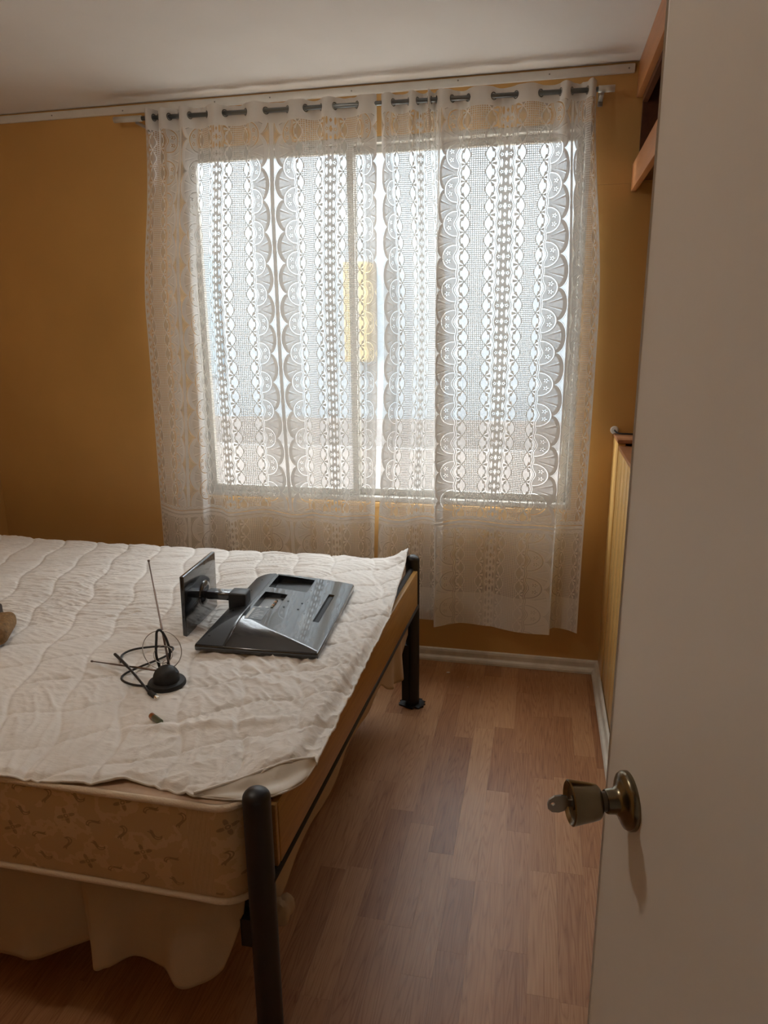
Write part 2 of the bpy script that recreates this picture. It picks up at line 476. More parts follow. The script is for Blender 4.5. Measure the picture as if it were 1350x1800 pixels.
# crochet lace: woven bands, u in half repeats (0 = bead column, 1 = tape), v = height in metres
LP, LQ = 0.262, 0.122
def lace():
    m, nt, b = mat_new('white_crochet_lace')
    nt.nodes.remove(b)
    S.nt = nt
    uvn = nt.nodes.new('ShaderNodeUVMap')
    sp = nt.nodes.new('ShaderNodeSeparateXYZ'); nt.links.new(uvn.outputs[0], sp.inputs[0])
    u, v = S(sp.outputs[0]), S(sp.outputs[1])
    a = sping(u, 1.0) * LP
    ph = v * (2 * PI / LQ)
    c1 = scos(ph)
    # folded local height coordinates, in metres
    def vloc(period, off=0.0):
        return (sfrac(v / period + (off + 0.5)) - 0.5) * period
    v2 = vloc(LQ / 2); v2h = vloc(LQ / 2, 0.5)
    v1 = vloc(LQ); v1h = vloc(LQ, 0.5)
    def line(d, w): return sabs(d) < w
    # fine net used as open ground
    net = 0.42
    # --- bead columns
    cross = orm(andm(a < 0.0034, sabs(v2) < 0.0105), andm(a < 0.0065, sabs(v2) < 0.004), andm(a < 0.0025, sabs(v2h) < 0.007), andm(a < 0.005, sabs(v2h) < 0.003))
    ab = a - 0.0165
    oval = (ab * ab * (1 / 0.0040 ** 2) + v2h * v2h * (1 / 0.0150 ** 2)) < 1.0
    rf = ssqrt(ab * ab + v2 * v2); tf = satan2(v2, ab)
    bead = andm(rf < (0.0056 + 0.0018 * scos(tf * 5.0)), rf > 0.0028)
    zz = 0.0292 + 0.0036 * scos(ph * 2.0)
    zig = sabs(sabs(a - zz) - 0.0028) < 0.0013
    hole0 = orm(cross, oval, bead, zig)
    op_bead = sel(hole0, 0.14, 0.94)
    # --- fan and lozenge chains (A near the beads, B near the flowers)
    def chain(ac, side):
        d = (a - ac) * side              # fan side is negative
        amp = 0.0165
        s1 = amp * c1
        strands = sabs(sabs(d) - sabs(s1)) < 0.0021
        inside = sabs(d) < sabs(s1)
        rr = ssqrt(d * d + v2x * v2x); th = satan2(v2x, -1.0 * d)
        fan = andm(rr < 0.0225, scos(th * 6.6) > -0.25, sabs(th) < 1.35)
        op = sel(orm(strands, fan), 0.97, sel(inside, 0.40, 0.22))
        return op
    v2x = vloc(LQ / 2, 0.5)              # crossings sit where cos(ph)=0
    v2x = (sfrac(v / (LQ / 2)) - 0.5) * (LQ / 2)
    opA = chain(0.0570, 1.0)
    opB = chain(0.1405, -1.0)
    # --- square mesh
    mu = sping(a * (1 / 0.0076), 0.5); mv = sping(v * (1 / 0.0076), 0.5)
    mesh_op = sel(orm(mu < 0.155, mv < 0.155), 0.95, 0.26)
    # --- wavy double line before the flowers
    wv = 0.1660 + 0.0035 * scos(ph * 2.0) - 0.004 * c1
    # --- flower domes and shell fans
    ax = a - 0.170
    dome = ssqrt(ax * ax * (1 / 0.046 ** 2) + v1h * v1h * (1 / 0.0480 ** 2))
    in_dome = dome < 1.0
    dome_line = sabs(dome - 0.93) < 0.035
    dome_dark = sabs(dome - 1.0) < 0.032
    fv = sabs(v1h) - 0.0150; fa = a - 0.1930
    fr_ = ssqrt(fa * fa + fv * fv); ft = satan2(fv, fa)
    fl_out = 0.0086 + 0.0030 * scos(ft * 5.0)
    fl_ring = sabs(fr_ - fl_out) < 0.0017
    fl_in = fr_ < fl_out
    fl_core = fr_ < 0.0026
    op_dome = sel(orm(fl_ring, fl_core, dome_dark), 0.96, sel(dome_line, 0.10, sel(fl_in, 0.30, 0.76)))
    sh = 0.2165 + 0.0345 * ssqrt(sabs(scos(ph * 0.5)))
    ra = ssqrt(ax * ax + v1 * v1); ta = sabs(satan2(v1, ax))
    rib = orm(sabs(ta - 0.30) < 0.055, sabs(ta - 0.86) < 0.06)
    rib_edge = sabs(ta - 0.38) < 0.022
    border = a > (sh - 0.0175)
    op_shell = sel(orm(border, andm(rib, ra > 0.008)), 0.97, sel(rib_edge, 0.40, 0.80))
    op_fl = sel(in_dome, op_dome, op_shell)
    op_fl = sel(dome_dark, 0.96, op_fl)
    op_wave = sel(sabs(sabs(a - wv) - 0.003) < 0.0014, 0.08, 0.95)
    # --- outside the shells: open net to the tape
    off = a - sh
    op_out = sel(off < 0.0024, 0.04, sel(off < 0.0044, 0.95, 0.40))
    # --- assemble by band
    op = op_bead
    op = sel(a > (zz + 0.0052), opA, op)
    op = sel(a > (0.0585 + 0.0165 * sabs(c1)), mesh_op, op)
    op = sel(a > (0.1390 - 0.0165 * sabs(c1)), opB, op)
    op = sel(a > (wv - 0.006), op_wave, op)
    op = sel(a > (wv + 0.0055), op_fl, op)
    op = sel(a > sh, op_out, op)
    op = sel(a > (LP - 0.0085), 0.985, op)
    # --- crosswise band, hem and header
    bz = v - (0.690 + 0.006 * scos(u * 5.0))
    band = sabs(bz) < 0.026
    bandop = sel(orm(line(bz, 0.0045), line(sabs(bz) - 0.020 - 0.003 * scos(u * 60.0), 0.0022)), 1.0, sel(line(sabs(bz) - 0.0085, 0.0016), 0.25, 0.80))
    op = sel(band, bandop, op)
    op = sel(v < 0.690, 1.0 - (1.0 - op) * 0.70, op)
    hem = v < 0.375
    op = sel(orm(u < -0.030, u > 9.935), 0.96, op)
    op = sel(hem, 1.0 - (1.0 - op) * (1.0 - op) * 0.8, op)
    op = sel(v > 2.300, 0.93, op)
    df = nt.nodes.new('ShaderNodeBsdfDiffuse'); df.inputs['Color'].default_value = (0.72, 0.695, 0.665, 1)
    tl = nt.nodes.new('ShaderNodeBsdfTranslucent'); tl.inputs['Color'].default_value = (0.80, 0.77, 0.70, 1)
    mx = nt.nodes.new('ShaderNodeMixShader'); mx.inputs['Fac'].default_value = 0.07
    nt.links.new(df.outputs[0], mx.inputs[1]); nt.links.new(tl.outputs[0], mx.inputs[2])
    tp = nt.nodes.new('ShaderNodeBsdfTransparent')
    m2 = nt.nodes.new('ShaderNodeMixShader')
    nt.links.new(op.s, m2.inputs['Fac']); nt.links.new(tp.outputs[0], m2.inputs[1]); nt.links.new(mx.outputs[0], m2.inputs[2])
    nt.links.new(m2.outputs[0], nt.nodes['Material Output'].inputs['Surface'])
    return m
M['lace'] = lace()

# ------------------------------------------------------------------ room shell
YF = -0.02         # inner face of the wall with the doorway
# window wall built round the opening, with a hairline panel joint to the right of the window
bm = bmesh.new()
T = 0.14
bm_box(bm, XL - 0.1, WX0, D, D + T, -0.05, HT + 0.05)
bm_box(bm, WX0, WX1, D, D + T, -0.05, WZ0)
bm_box(bm, WX0, WX1, D, D + T, WZ1, HT + 0.05)
bm_box(bm, WX1, 1.1, D, D + T, -0.05, 2.0225)
bm_box(bm, WX1, 1.1, D, D + T, 2.0240, HT + 0.05)
bm_box(bm, WX1, 1.1, D + 0.004, D + T, 2.02, 2.03)
tag(from_bm('wall_back', bm, M['wall']), 'mustard painted window wall behind the lace curtains', 'wall', kind='structure')
tag(box('wall_left', XL - 0.1, XL, -0.12, D, 0, HT, M['wall']), 'mustard wall at the head of the bed', 'wall', kind='structure')
# niche above the panelled ledge
tag(box('wall_niche', 0.95, 1.05, -0.12, D, 0, HT, M['wall']), 'mustard wall inside the recess behind the door', 'wall', kind='structure')
bm = bmesh.new()
bm_box(bm, XL, -0.50, YF - 0.1, YF, 0, HT)
bm_box(bm, 0.33, 0.95, YF - 0.1, YF, 0, HT)
bm_box(bm, -0.50, 0.33, YF - 0.1, YF, 2.06, HT)
tag(from_bm('wall_front', bm, M['wall']), 'mustard wall around the bedroom doorway', 'wall', kind='structure')

# ceiling: thin boards that sag a little towards the window wall
nx, ny = 60, 50
xs = np.linspace(XL, 0.95, nx); ys = np.linspace(-0.12, D, ny)
X, Y = np.meshgrid(xs, ys, indexing='ij')
sag = -0.010 * np.exp(-((Y - 2.82) / 0.16) ** 2) * (0.5 + 0.5 * np.cos((X + 0.75) * 1.9)) 
Zc = HT + sag * 0.8 + 0.002 * vnoise(X * 1.5, Y * 1.5)
tag(grid('ceiling', np.stack([X, Y, Zc], -1), M['ceiling']), 'white painted bedroom ceiling', 'ceiling', kind='structure')
tag(box('roof_slab', XL - 0.1, 1.05, -1.6, D + 0.3, HT + 0.06, HT + 0.16, M['outside_white']), 'slab above the bedroom ceiling', 'ceiling', kind='structure')

t1 = tag(box('trim_1', XL, 0.283, D - 0.014, D, 2.394, 2.424, M['trim'], bevel=0.003), 'narrow white wooden cornice above the curtains', 'trim', kind='structure')
random.seed(11)
for x in (0.262, -0.02, -0.36, -0.78, -1.12, -1.36, -1.78, -2.12):
    lathe('nail_head', [(0.0032, 0), (0.0030, 0.0012), (0.0012, 0.0018)], M['bracket'], t1, axis_mat((x, D - 0.0138, 2.409 + random.uniform(-.006, .006)), (0, -1, 0)), seg=10)

# baseboards: board with a quarter round at its foot
def profile_bar(name, prof, a, b, nrm, m, label):
    a = Vector(a); b = Vector(b); n = Vector(nrm)
    vs = [a + n * p + Vector((0, 0, z)) for p, z in prof] + [b + n * p + Vector((0, 0, z)) for p, z in prof]
    k = len(prof)
    fs = [(i, (i + 1) % k, k + (i + 1) % k, k + i) for i in range(k)]
    fs += [tuple(range(k - 1, -1, -1)), tuple(range(k, 2 * k))]
    o = mesh(name, vs, fs, m)
    bmn = bmesh.new(); bmn.from_mesh(o.data); bmesh.ops.recalc_face_normals(bmn, faces=bmn.faces[:]); bmn.to_mesh(o.data); bmn.free()
    return tag(o, label, 'baseboard', kind='structure')
BP = [(0, 0), (0.026, 0), (0.026, 0.010), (0.022, 0.018), (0.014, 0.023), (0.012, 0.026), (0.012, 0.046), (0.009, 0.055), (0, 0.058)]
profile_bar('baseboard_back', BP, (XL, D, 0.001), (XR, D, 0.001), (0, -1, 0), M['baseboard'], 'cream moulded baseboard under the window')
profile_bar('baseboard_right', BP, (XR, D, 0.001), (XR, 0.0, 0.001), (-1, 0, 0), M['baseboard'], 'cream moulded baseboard along the panelled half wall')

# laminate floor: sub floor and every strip
fl = box('floor', XL, 1.0, -1.45, D, -0.05, -0.0035, M['ledge'])
tag(fl, 'reddish brown laminate strip floor', 'floor', kind='structure')
PW, PX0 = 0.0737, 0.0285
unit = bpy.data.meshes.new('plank')
bm = bmesh.new()
bm_box(bm, -0.5, 0.5, -0.5, 0.5, -0.5, 0.5)
bm.to_mesh(unit); bm.free()
unit.materials.append(M['laminate'])
known = {0: [1.755], -1: [1.91], -2: [2.096, 1.685], -3: [2.475, 1.68, 1.434], -4: [2.397, 1.77, 1.35], -5: [2.32], -6: [1.497], 2: [2.359, 1.80], 3: [2.295], 1: [2.62]}
tones = {(-4, 2.0): 0.15, (-3, 2.0): 0.95, (-2, 2.3): 0.30, (0, 1.6): 0.85, (-3, 1.5): 0.35, (-4, 1.5): 0.75, (-2, 1.8): 0.80, (-1, 2.1): 0.35, (0, 2.0): 0.60, (-6, 1.6): 0.30, (-6, 1.3): 0.55, (2, 1.9): 0.40, (2, 1.5): 0.62, (3, 2.4): 0.12}
rf = random.Random(21)
nplank = 0
def plank(x0, x1, y0, y1, tone):
    global nplank
    o = bpy.data.objects.new('plank', unit)
    o.location = ((x0 + x1) / 2, (y0 + y1) / 2, -0.002)
    o.scale = (x1 - x0 - 0.0003, y1 - y0 - 0.0003, 0.004)
    o['tone'] = tone; o['seed'] = rf.random() * 9
    C.objects.link(o); o.parent = fl
    nplank += 1
for k in range(-36, 4):
    x0 = PX0 + k * PW; x1 = x0 + PW
    if k == 3: x1 = XR
    if x0 < XL: x0 = XL
    js = list(known.get(k, []))
    if not js: js = [rf.uniform(1.2, 2.9)]
    lo = min(js); hi = max(js)
    step = (0.39, 0.46)
    ymin = 0.0 if k > -9 else 0.6
    while hi < D - 0.25: hi += rf.uniform(*step); js.append(hi)
    while lo > ymin + 0.25: lo -= rf.uniform(*step); js.append(lo)
    js = sorted([j for j in js if ymin - 0.02 < j < D - 0.05] + [-0.12 if k > -9 else 0.2, D])
    if k <= -9:          # far under the bed only long pieces
        js = js[::2] if js[::2][-1] == D else js[::2] + [D]
    for y0, y1 in zip(js[:-1], js[1:]):
        tn = rf.random() * 0.6 + 0.25
        for (kk, yy), tv in tones.items():
            if kk == k and y0 <= yy < y1: tn = tv
        plank(x0, x1, y0, y1, tn)

# panelled half wall on the right with its wooden ledge
wr = tag(box('wall_right', XR + 0.012, 0.95, 0.0, D, 0, 1.040, M['yellow_wood']), 'half height wall with yellow painted vertical boards right of the window', 'wall', kind='structure')
box('corner_post', XR, XR + 0.03, 2.855, D - 0.001, 0, 1.063, M['yellow_wood'], wr, bevel=0.004)
yb = 2.851
for i in range(26):
    w = 0.098
    box('board', XR + 0.003, XR + 0.012, yb - w, yb, 0, 1.040, M['yellow_wood'], wr, bevel=0.004)
    yb -= w + 0.005
    if yb < 0.75: break
lg = tag(box('trim_2', XR - 0.002, 0.95, 2.845, D - 0.001, 1.064, 1.078, M['ledge'], bevel=0.002), 'raised end block of the brown wooden ledge beside the window', 'ledge', kind='structure')
tag(box('trim_3', XR + 0.002, 0.95, 0.0, 2.845, 1.041, 1.055, M['ledge'], bevel=0.002), 'brown wooden ledge along the top of the panelled half wall', 'ledge', kind='structure')

# overhead cabinet
cab = tag(empty('overhead_cabinet', (XR, 2.0, 1.99)), 'orange wood overhead cabinet open at the front under the ceiling', 'cabinet')
def pbox(name, p, x0, x1, y0, y1, z0, z1, m, bevel=0.0):
    l = p.location
    return box(name, x0 - l.x, x1 - l.x, y0 - l.y, y1 - l.y, z0 - l.z, z1 - l.z, m, p, bevel)
pbox('top_fascia', cab, XR - 0.004, XR + 0.016, 0.5, D - 0.003, 2.312, 2.428, M['fascia'], 0.0015)
pbox('bottom_fascia', cab, XR - 0.002, XR + 0.018, 0.5, D - 0.003, 1.993, 2.088, M['fascia'], 0.0015)
pbox('end_panel', cab, XR + 0.018, 0.94, D - 0.022, D - 0.003, 2.03, 2.42, M['dark_wood'])
pbox('bottom_board', cab, XR + 0.018, 0.94, 0.5, D - 0.022, 2.03, 2.048, M['dark_wood'])
pbox('back_panel', cab, 0.925, 0.94, 0.5, D - 0.022, 2.048, 2.42, M['dark_wood'])
pbox('lintel_strip', cab, XR + 0.016, XR + 0.034, 0.5, D - 0.022, 2.290, 2.312, M['dark_wood'])
pbox('side_panel', cab, XR + 0.018, 0.94, 0.5, 0.518, 2.048, 2.42, M['dark_wood'])

# hall behind the camera
bm = bmesh.new()
bm_box(bm, -1.6, -1.5, -1.45, YF - 0.1, 0, HT)
bm_box(bm, 1.05, 1.15, -1.45, YF - 0.1, 0, HT)
bm_box(bm, -1.6, 1.15, -1.55, -1.45, 0, HT)
bm_box(bm, -1.6, 1.15, -1.55, -0.12, HT, HT + 0.05)
tag(from_bm('wall_hall', bm, M['ceiling']), 'white hallway walls behind the doorway', 'wall', kind='structure')

# ------------------------------------------------------------------ window
win = tag(empty('window_1', ((WX0 + WX1) / 2, D + 0.09, WZ0)), 'white framed sliding window behind the lace curtains', 'window', kind='structure')
def wbox(name, x0, x1, y0, y1, z0, z1, m, bevel=0.003):
    return pbox(name, win, x0, x1, y0, y1, z0, z1, m, bevel)
fw = 0.022
wbox('frame_rail', WX0, WX1, D + 0.004, D + 0.075, WZ0, WZ0 + fw, M['window_frame'])
wbox('frame_rail', WX0, WX1, D + 0.004, D + 0.075, WZ1 - fw, WZ1, M['window_frame'])
wbox('frame_stile', WX0, WX0 + fw, D + 0.004, D + 0.075, WZ0 + fw, WZ1 - fw, M['window_frame'])
wbox('frame_stile', WX1 - fw, WX1, D + 0.004, D + 0.075, WZ0 + fw, WZ1 - fw, M['window_frame'])
XM = -0.80
def sash(x0, x1, y):
    s = wbox('sash', x0, x0 + 0.028, y, y + 0.022, WZ0 + fw, WZ1 - fw, M['window_frame'])
    for (a0, a1, z0, z1) in ((x1 - 0.028, x1, WZ0 + fw, WZ1 - fw), (x0 + 0.028, x1 - 0.028, WZ0 + fw, WZ0 + fw + 0.030), (x0 + 0.028, x1 - 0.028, WZ1 - fw - 0.030, WZ1 - fw)):
        o = wbox('sash_bar', a0, a1, y, y + 0.022, z0, z1, M['window_frame']); o.parent = s
    g = wbox('pane', x0 + 0.028, x1 - 0.028, y + 0.009, y + 0.012, WZ0 + fw + 0.030, WZ1 - fw - 0.030, M['glass'], 0)
    g.parent = s
sash(WX0 + fw, XM + 0.013, D + 0.016)
sash(XM - 0.013, WX1 - fw, D + 0.044)
wbox('sill', WX0 - 0.02, WX1 + 0.02, D - 0.012, D - 0.001, WZ0 - 0.022, WZ0 - 0.001, M['wall'])

# ------------------------------------------------------------------ outside
tag(box('ground', -9, 9, D + 0.2, 16, -0.6, -0.5, M['concrete']), 'grey paving outside the window', 'ground', kind='structure')
nb = tag(empty('neighbour_house', (-2.2, 8.0, -0.5)), 'pale blue rendered house with a yellow bay outside the window', 'house')
pbox('wall', nb, -7.5, 4.60, 7.6, 10.5, -0.5, 3.9, M['outside_pale'])
pbox('roof', nb, -7.7, 4.80, 7.4, 10.7, 3.9, 4.0, M['outside_white'])
w1 = pbox('window', nb, -4.6, -3.5, 7.57, 7.6, 1.0, 2.3, M['outside_glass']); 
pbox('plinth', nb, -7.5, 4.60, 7.57, 7.6, -0.5, 0.55, M['outside_tan'])
pbox('bay', nb, -1.98, -1.72, 7.2, 7.55, 1.18, 2.15, M['outside_yellow'])
tag(box('garden_wall', -7.0, 6.0, 6.2, 6.35, -0.5, 0.45, M['outside_tan']), 'low tan brick garden wall outside', 'wall')

# ------------------------------------------------------------------ globe lamp added out of view as fill light for the dim room
lm, lnt, lb = mat_new('fill_globe_glow')
lb.inputs['Base Color'].default_value = (0.9, 0.88, 0.84, 1)
lb.inputs['Emission Color'].default_value = (1.0, 0.91, 0.79, 1)
lb.inputs['Emission Strength'].default_value = 52.0  # added fill brightness, on top of the window daylight
LMP = (-1.32, 1.04, HT - 0.165)
lamp = tag(empty('fill_lamp', LMP), 'opal globe fill lamp added out of view over the bed', 'lamp')
lathe('fill_lamp_rose', [(0.055, 0.163), (0.055, 0.150), (0.040, 0.138), (0.012, 0.134)], M['white_plastic'], lamp, None, 28)
tube('fill_lamp_stem', [(0, 0, 0.140), (0, 0, 0.060)], 0.007, M['white_plastic'], lamp, 12)
lathe('globe', [(0.07 * math.cos(a), 0.07 * math.sin(a)) for a in np.linspace(-PI / 2 + 0.02, PI / 2 - 0.25, 18)], lm, lamp, None, 28)

# ------------------------------------------------------------------ curtains
ROD_Y, = (2.952,)
def rod_z(x): return 2.351 - (x + 1.75) * 0.0125
rodL, rodR = (-1.68, ROD_Y, rod_z(-1.68)), (0.17, ROD_Y, rod_z(0.17))
rod = tag(empty('curtain_rod', (-0.78, ROD_Y, rod_z(-0.78))), 'thin grey metal rod carrying the lace curtains', 'curtain rod')
def rel(p, e): return tuple(Vector(p) - e.location)
tube('rod', [rel(rodL, rod), rel(rodR, rod)], 0.0085, M['rod'], rod, 14)
tube('rod_tip', [rel((-1.78, ROD_Y - 0.002, rod_z(-1.78)), rod), rel((-1.655, ROD_Y - 0.002, rod_z(-1.655)), rod)], 0.0115, M['rod_end'], rod, 14)
tube('rod_tip', [rel((0.155, ROD_Y, rod_z(0.155)), rod), rel((0.212, ROD_Y, rod_z(0.212)), rod)], 0.0115, M['rod_end'], rod, 14)
for x in (-1.672, 0.168):
    br = box('bracket', x - 0.009, x + 0.009, D - 0.006, D - 0.0005, rod_z(x) - 0.036, rod_z(x) + 0.01, M['bracket'], None, 0.002)
    br.parent = rod; br.matrix_parent_inverse = Matrix.Translation(-Vector(rod.location))
    arm = bar('bracket_arm', (x, D - 0.004, rod_z(x) - 0.018), (x, ROD_Y - 0.012, rod_z(x) - 0.018), 0.014, 0.008, M['bracket'], None, 0.001)
    arm.parent = rod; arm.matrix_parent_inverse = Matrix.Translation(-Vector(rod.location))

def pchip(xk, yk, x):
    xk = np.asarray(xk, float); yk = np.asarray(yk, float)
    h = np.diff(xk); d = np.diff(yk) / h
    mth = np.zeros_like(yk)
    for i in range(1, len(xk) - 1):
        if d[i - 1] * d[i] > 0:
            w1, w2 = 2 * h[i] + h[i - 1], h[i] + 2 * h[i - 1]
            mth[i] = (w1 + w2) / (w1 / d[i - 1] + w2 / d[i])
    mth[0], mth[-1] = d[0], d[-1]
    i = np.clip(np.searchsorted(xk, x) - 1, 0, len(xk) - 2)
    t = (x - xk[i]) / h[i]; hh = h[i]
    return ((1 + 2 * t) * (1 - t) ** 2 * yk[i] + t * (1 - t) ** 2 * hh * mth[i] + t * t * (3 - 2 * t) * yk[i + 1] + t * t * (t - 1) * hh * mth[i + 1])

def curtain(name, label, ctl_top, ctl_mid, ctl_bot, cross, front_first, zbot):
    """ctl_*: rows of (u, x, depth towards the room) at header, mid height and hem"""
    e = tag(empty(name, (0.5 * (ctl_bot[0][1] + ctl_bot[-1][1]), ROD_Y, zbot)), label, 'curtain', 'lace curtains on the rod')
    u0, u1 = ctl_mid[0][0], ctl_mid[-1][0]
    us = np.linspace(u0, u1, 420)
    zs = np.concatenate([np.linspace(0, 0.72, 60)[:-1], np.linspace(0.72, 1.0, 40)])
    def cv(ctl):
        k = np.array(ctl, float)
        return pchip(k[:, 0], k[:, 1], us), pchip(k[:, 0], k[:, 2], us)
    xt, dt = cv(ctl_top); xm, dm = cv(ctl_mid); xb, db = cv(ctl_bot)
    # header wave through the eyelets
    cx = np.array(cross)
    seg = np.clip(np.searchsorted(cx, xt) - 1, 0, len(cx) - 2)
    tt = np.clip((xt - cx[seg]) / (cx[seg + 1] - cx[seg]), 0, 1)
    wdt = cx[seg + 1] - cx[seg]
    ampl = np.clip(0.030 - 0.10 * wdt, 0.016, 0.028)
    sgn = np.where((seg % 2 == 0) == front_first, 1.0, -1.0)
    wave = sgn * ampl * np.sin(PI * tt) ** 0.8
    G = np.zeros((len(us), len(zs), 3)); UV = np.zeros((len(us), len(zs), 2))
    rip = vnoise(us * 3.1, us * 0 + 2.2) * 0.012
    for j, t in enumerate(zs):
        top = sstep(0.80, 0.985, t)                 # how much of the header shape remains
        kb = sstep(0.62, 0.0, t); 
        x = xm * (1 - kb) + xb * kb; d = dm * (1 - kb) + db * kb
        kt = sstep(0.62, 1.0, t)
        x = x * (1 - kt) + xt * kt
        d = d * (1 - top) + wave * top
        d = d + rip * (1 - top) * np.sin(t * 5 + us * 2)
        ztop = rod_z(x) + 0.030 + 0.005 * vnoise(us * 9, us * 0 + 5)
        zb = zbot + 0.012 * vnoise(us * 2.0, us * 0 + 9)
        z = zb + (ztop - zb) * t
        G[:, j, 0] = x - e.location.x; G[:, j, 1] = -d; G[:, j, 2] = z - e.location.z
        UV[:, j, 0] = us; UV[:, j, 1] = z
    grid('lace_cloth', G, M['lace'], e, uv=UV)
    for c in cx[1:-1]:
        # eyelet: ring lying in the cloth, which runs edge-on across the rod here
        k = int(np.argmin(np.abs(xt - c))); k0, k1 = max(k - 2, 0), min(k + 2, len(us) - 1)
        dirv = Vector((xt[k1] - xt[k0], -(wave[k1] - wave[k0]), 0)).normalized()
        nrm = Vector((-dirv.y, dirv.x, 0))
        A = axis_mat((c - e.location.x, 0, rod_z(c) - e.location.z), nrm)
        pts = [A @ Vector((0.0125 * math.cos(q), 0.0125 * math.sin(q), 0)) for q in np.linspace(0, 2 * PI, 20, endpoint=False)]
        tube('eyelet', pts, 0.0018, M['ring'], e, 8, closed=True)
    return e

crossL = [-1.638, -1.6, -1.579, -1.531, -1.488, -1.44, -1.366, -1.287, -1.199, -1.113, -1.023, -.948, -.885, -.83, -.741, -.663]
topL = [(-0.08, -1.640, 0), (0.45, -1.575, 0), (1, -1.472, 0), (2, -1.318, 0), (3, -1.098, 0), (4, -0.842, 0), (4.92, -0.663, 0)]
midL = [(-0.08, -1.728, -0.020), (0.25, -1.675, 0.005), (0.60, -1.605, 0.015), (1.0, -1.530, 0.050), (1.22, -1.478, 0.035), (1.42, -1.462, -0.01), (1.62, -1.430, -0.012), (2.0, -1.365, 0.030), (2.2, -1.315, 0.02), (2.6, -1.205, -0.008), (3.0, -1.098, 0.012), (3.4, -1.000, -0.012), (3.75, -0.920, 0.030), (4.05, -0.848, 0.034), (4.4, -0.778, -0.012), (4.7, -0.710, -0.022), (4.92, -0.668, 0.010)]
botL = [(-0.08, -1.750, -0.030), (0.25, -1.705, 0.0), (0.60, -1.64, 0.03), (1.0, -1.575, 0.045), (1.22, -1.505, 0.040), (1.42, -1.485, -0.01), (1.62, -1.440, -0.02), (2.0, -1.355, 0.035), (2.2, -1.30, 0.02), (2.6, -1.19, -0.015), (3.0, -1.070, 0.015), (3.4, -0.985, -0.02), (3.75, -0.915, 0.035), (4.05, -0.850, 0.03), (4.4, -0.79, -0.02), (4.7, -0.735, -0.02), (4.92, -0.70, 0.01)]
curtain('lace_curtain', 'white crochet lace curtain hanging behind the bed, left of the pair', topL, midL, botL, crossL, True, 0.215)

crossR = [-.645, -.598, -.539, -.504, -.465, -.452, -.432, -.372, -.313, -.218, -.137, -.047, .023, .063, .117, .148]
topR = [(5.04, -0.645, 0), (5.5, -0.585, 0), (6, -0.495, 0), (7, -0.415, 0), (8, -0.165, 0), (9, 0.068, 0), (9.98, 0.148, 0)]
midR = [(5.04, -0.640, 0.012), (5.3, -0.590, 0.028), (5.65, -0.528, 0.012), (5.85, -0.502, -0.015), (6.1, -0.478, -0.020), (6.5, -0.432, -0.02), (6.86, -0.388, 0.012), (7.0, -0.424, 0.040), (7.07, -0.420, 0.044), (7.5, -0.304, 0.012), (8.0, -0.166, -0.008), (8.25, -0.095, -0.014), (8.6, -0.020, 0.016), (9.0, 0.092, 0.042), (9.1, 0.104, 0.030), (9.35, 0.130, -0.010), (9.7, 0.172, -0.012), (9.98, 0.205, 0.0)]
botR = [(5.04, -0.685, 0.01), (5.3, -0.640, 0.03), (5.65, -0.575, 0.01), (5.85, -0.545, -0.018), (6.1, -0.505, -0.022), (6.5, -0.45, -0.02), (6.86, -0.390, 0.006), (7.0, -0.420, 0.050), (7.07, -0.415, 0.052), (7.5, -0.300, 0.004), (8.0, -0.185, -0.002), (8.25, -0.135, 0.015), (8.6, -0.040, 0.045), (9.0, 0.080, 0.056), (9.06, 0.072, 0.030), (9.35, 0.100, -0.02), (9.7, 0.150, -0.015), (9.98, 0.196, 0.015)]
curtain('lace_curtain', 'white crochet lace curtain nearer the half wall, its hem above the bare floor', topR, midR, botR, crossR, True, 0.222)

# ------------------------------------------------------------------ bed
NP = Vector((-0.503, 1.110, 0)); FP = Vector((-0.462, 2.605, 0))
def bx(y): return NP.x + (y - NP.y) * (FP.x - NP.x) / (FP.y - NP.y)
PH = 0.646
bed = tag(empty('bed', (bx(1.85) - 1.0, 1.85, 0)), 'black tubular bed frame with an oak panel footboard', 'bed')
def brel(p): return tuple(Vector(p) - bed.location)
def post(x, y, h, r=0.0275):
    prof = [(r, 0.004), (r, h - r * 0.75)] + [(r * math.cos(a), h - r * 0.75 + r * 0.75 * math.sin(a)) for a in np.linspace(0.15, PI / 2 - 0.05, 8)]
    return lathe('post', prof, M['black_metal'], bed, Matrix.Translation(brel((x, y, 0))), 32)
for x, y, h in ((NP.x, NP.y, PH), (FP.x, FP.y, PH), (-2.58, 1.14, 1.05), (-2.54, 2.63, 1.05)):
    p = post(x, y, h)
    ft = []
    rr = random.Random(int(x * 1000))
    n = 26
    prof = []
    vs = []; fs = []
    for k in range(n):
        a = 2 * PI * k / n
        rad = 0.044 + rr.uniform(0, 0.016)
        vs.append(brel((x + rad * math.cos(a), y + 0.85 * rad * math.sin(a), 0.001)))
    for k in range(n):
        v = Vector(vs[k]); vs.append(tuple(Vector((v.x, v.y, v.z + 0.003 + rr.uniform(0, 0.006)))))
    for k in range(n):
        fs.append((k, (k + 1) % n, n + (k + 1) % n, n + k))
    fs += [tuple(range(n - 1, -1, -1)), tuple(range(n, 2 * n))]
    mesh('foot_pad', vs, fs, M['rubber'], p)
def bbar(name, a, b, w, h, m, bevel=0.002):
    return bar(name, brel(a), brel(b), w, h, m, bed, bevel)
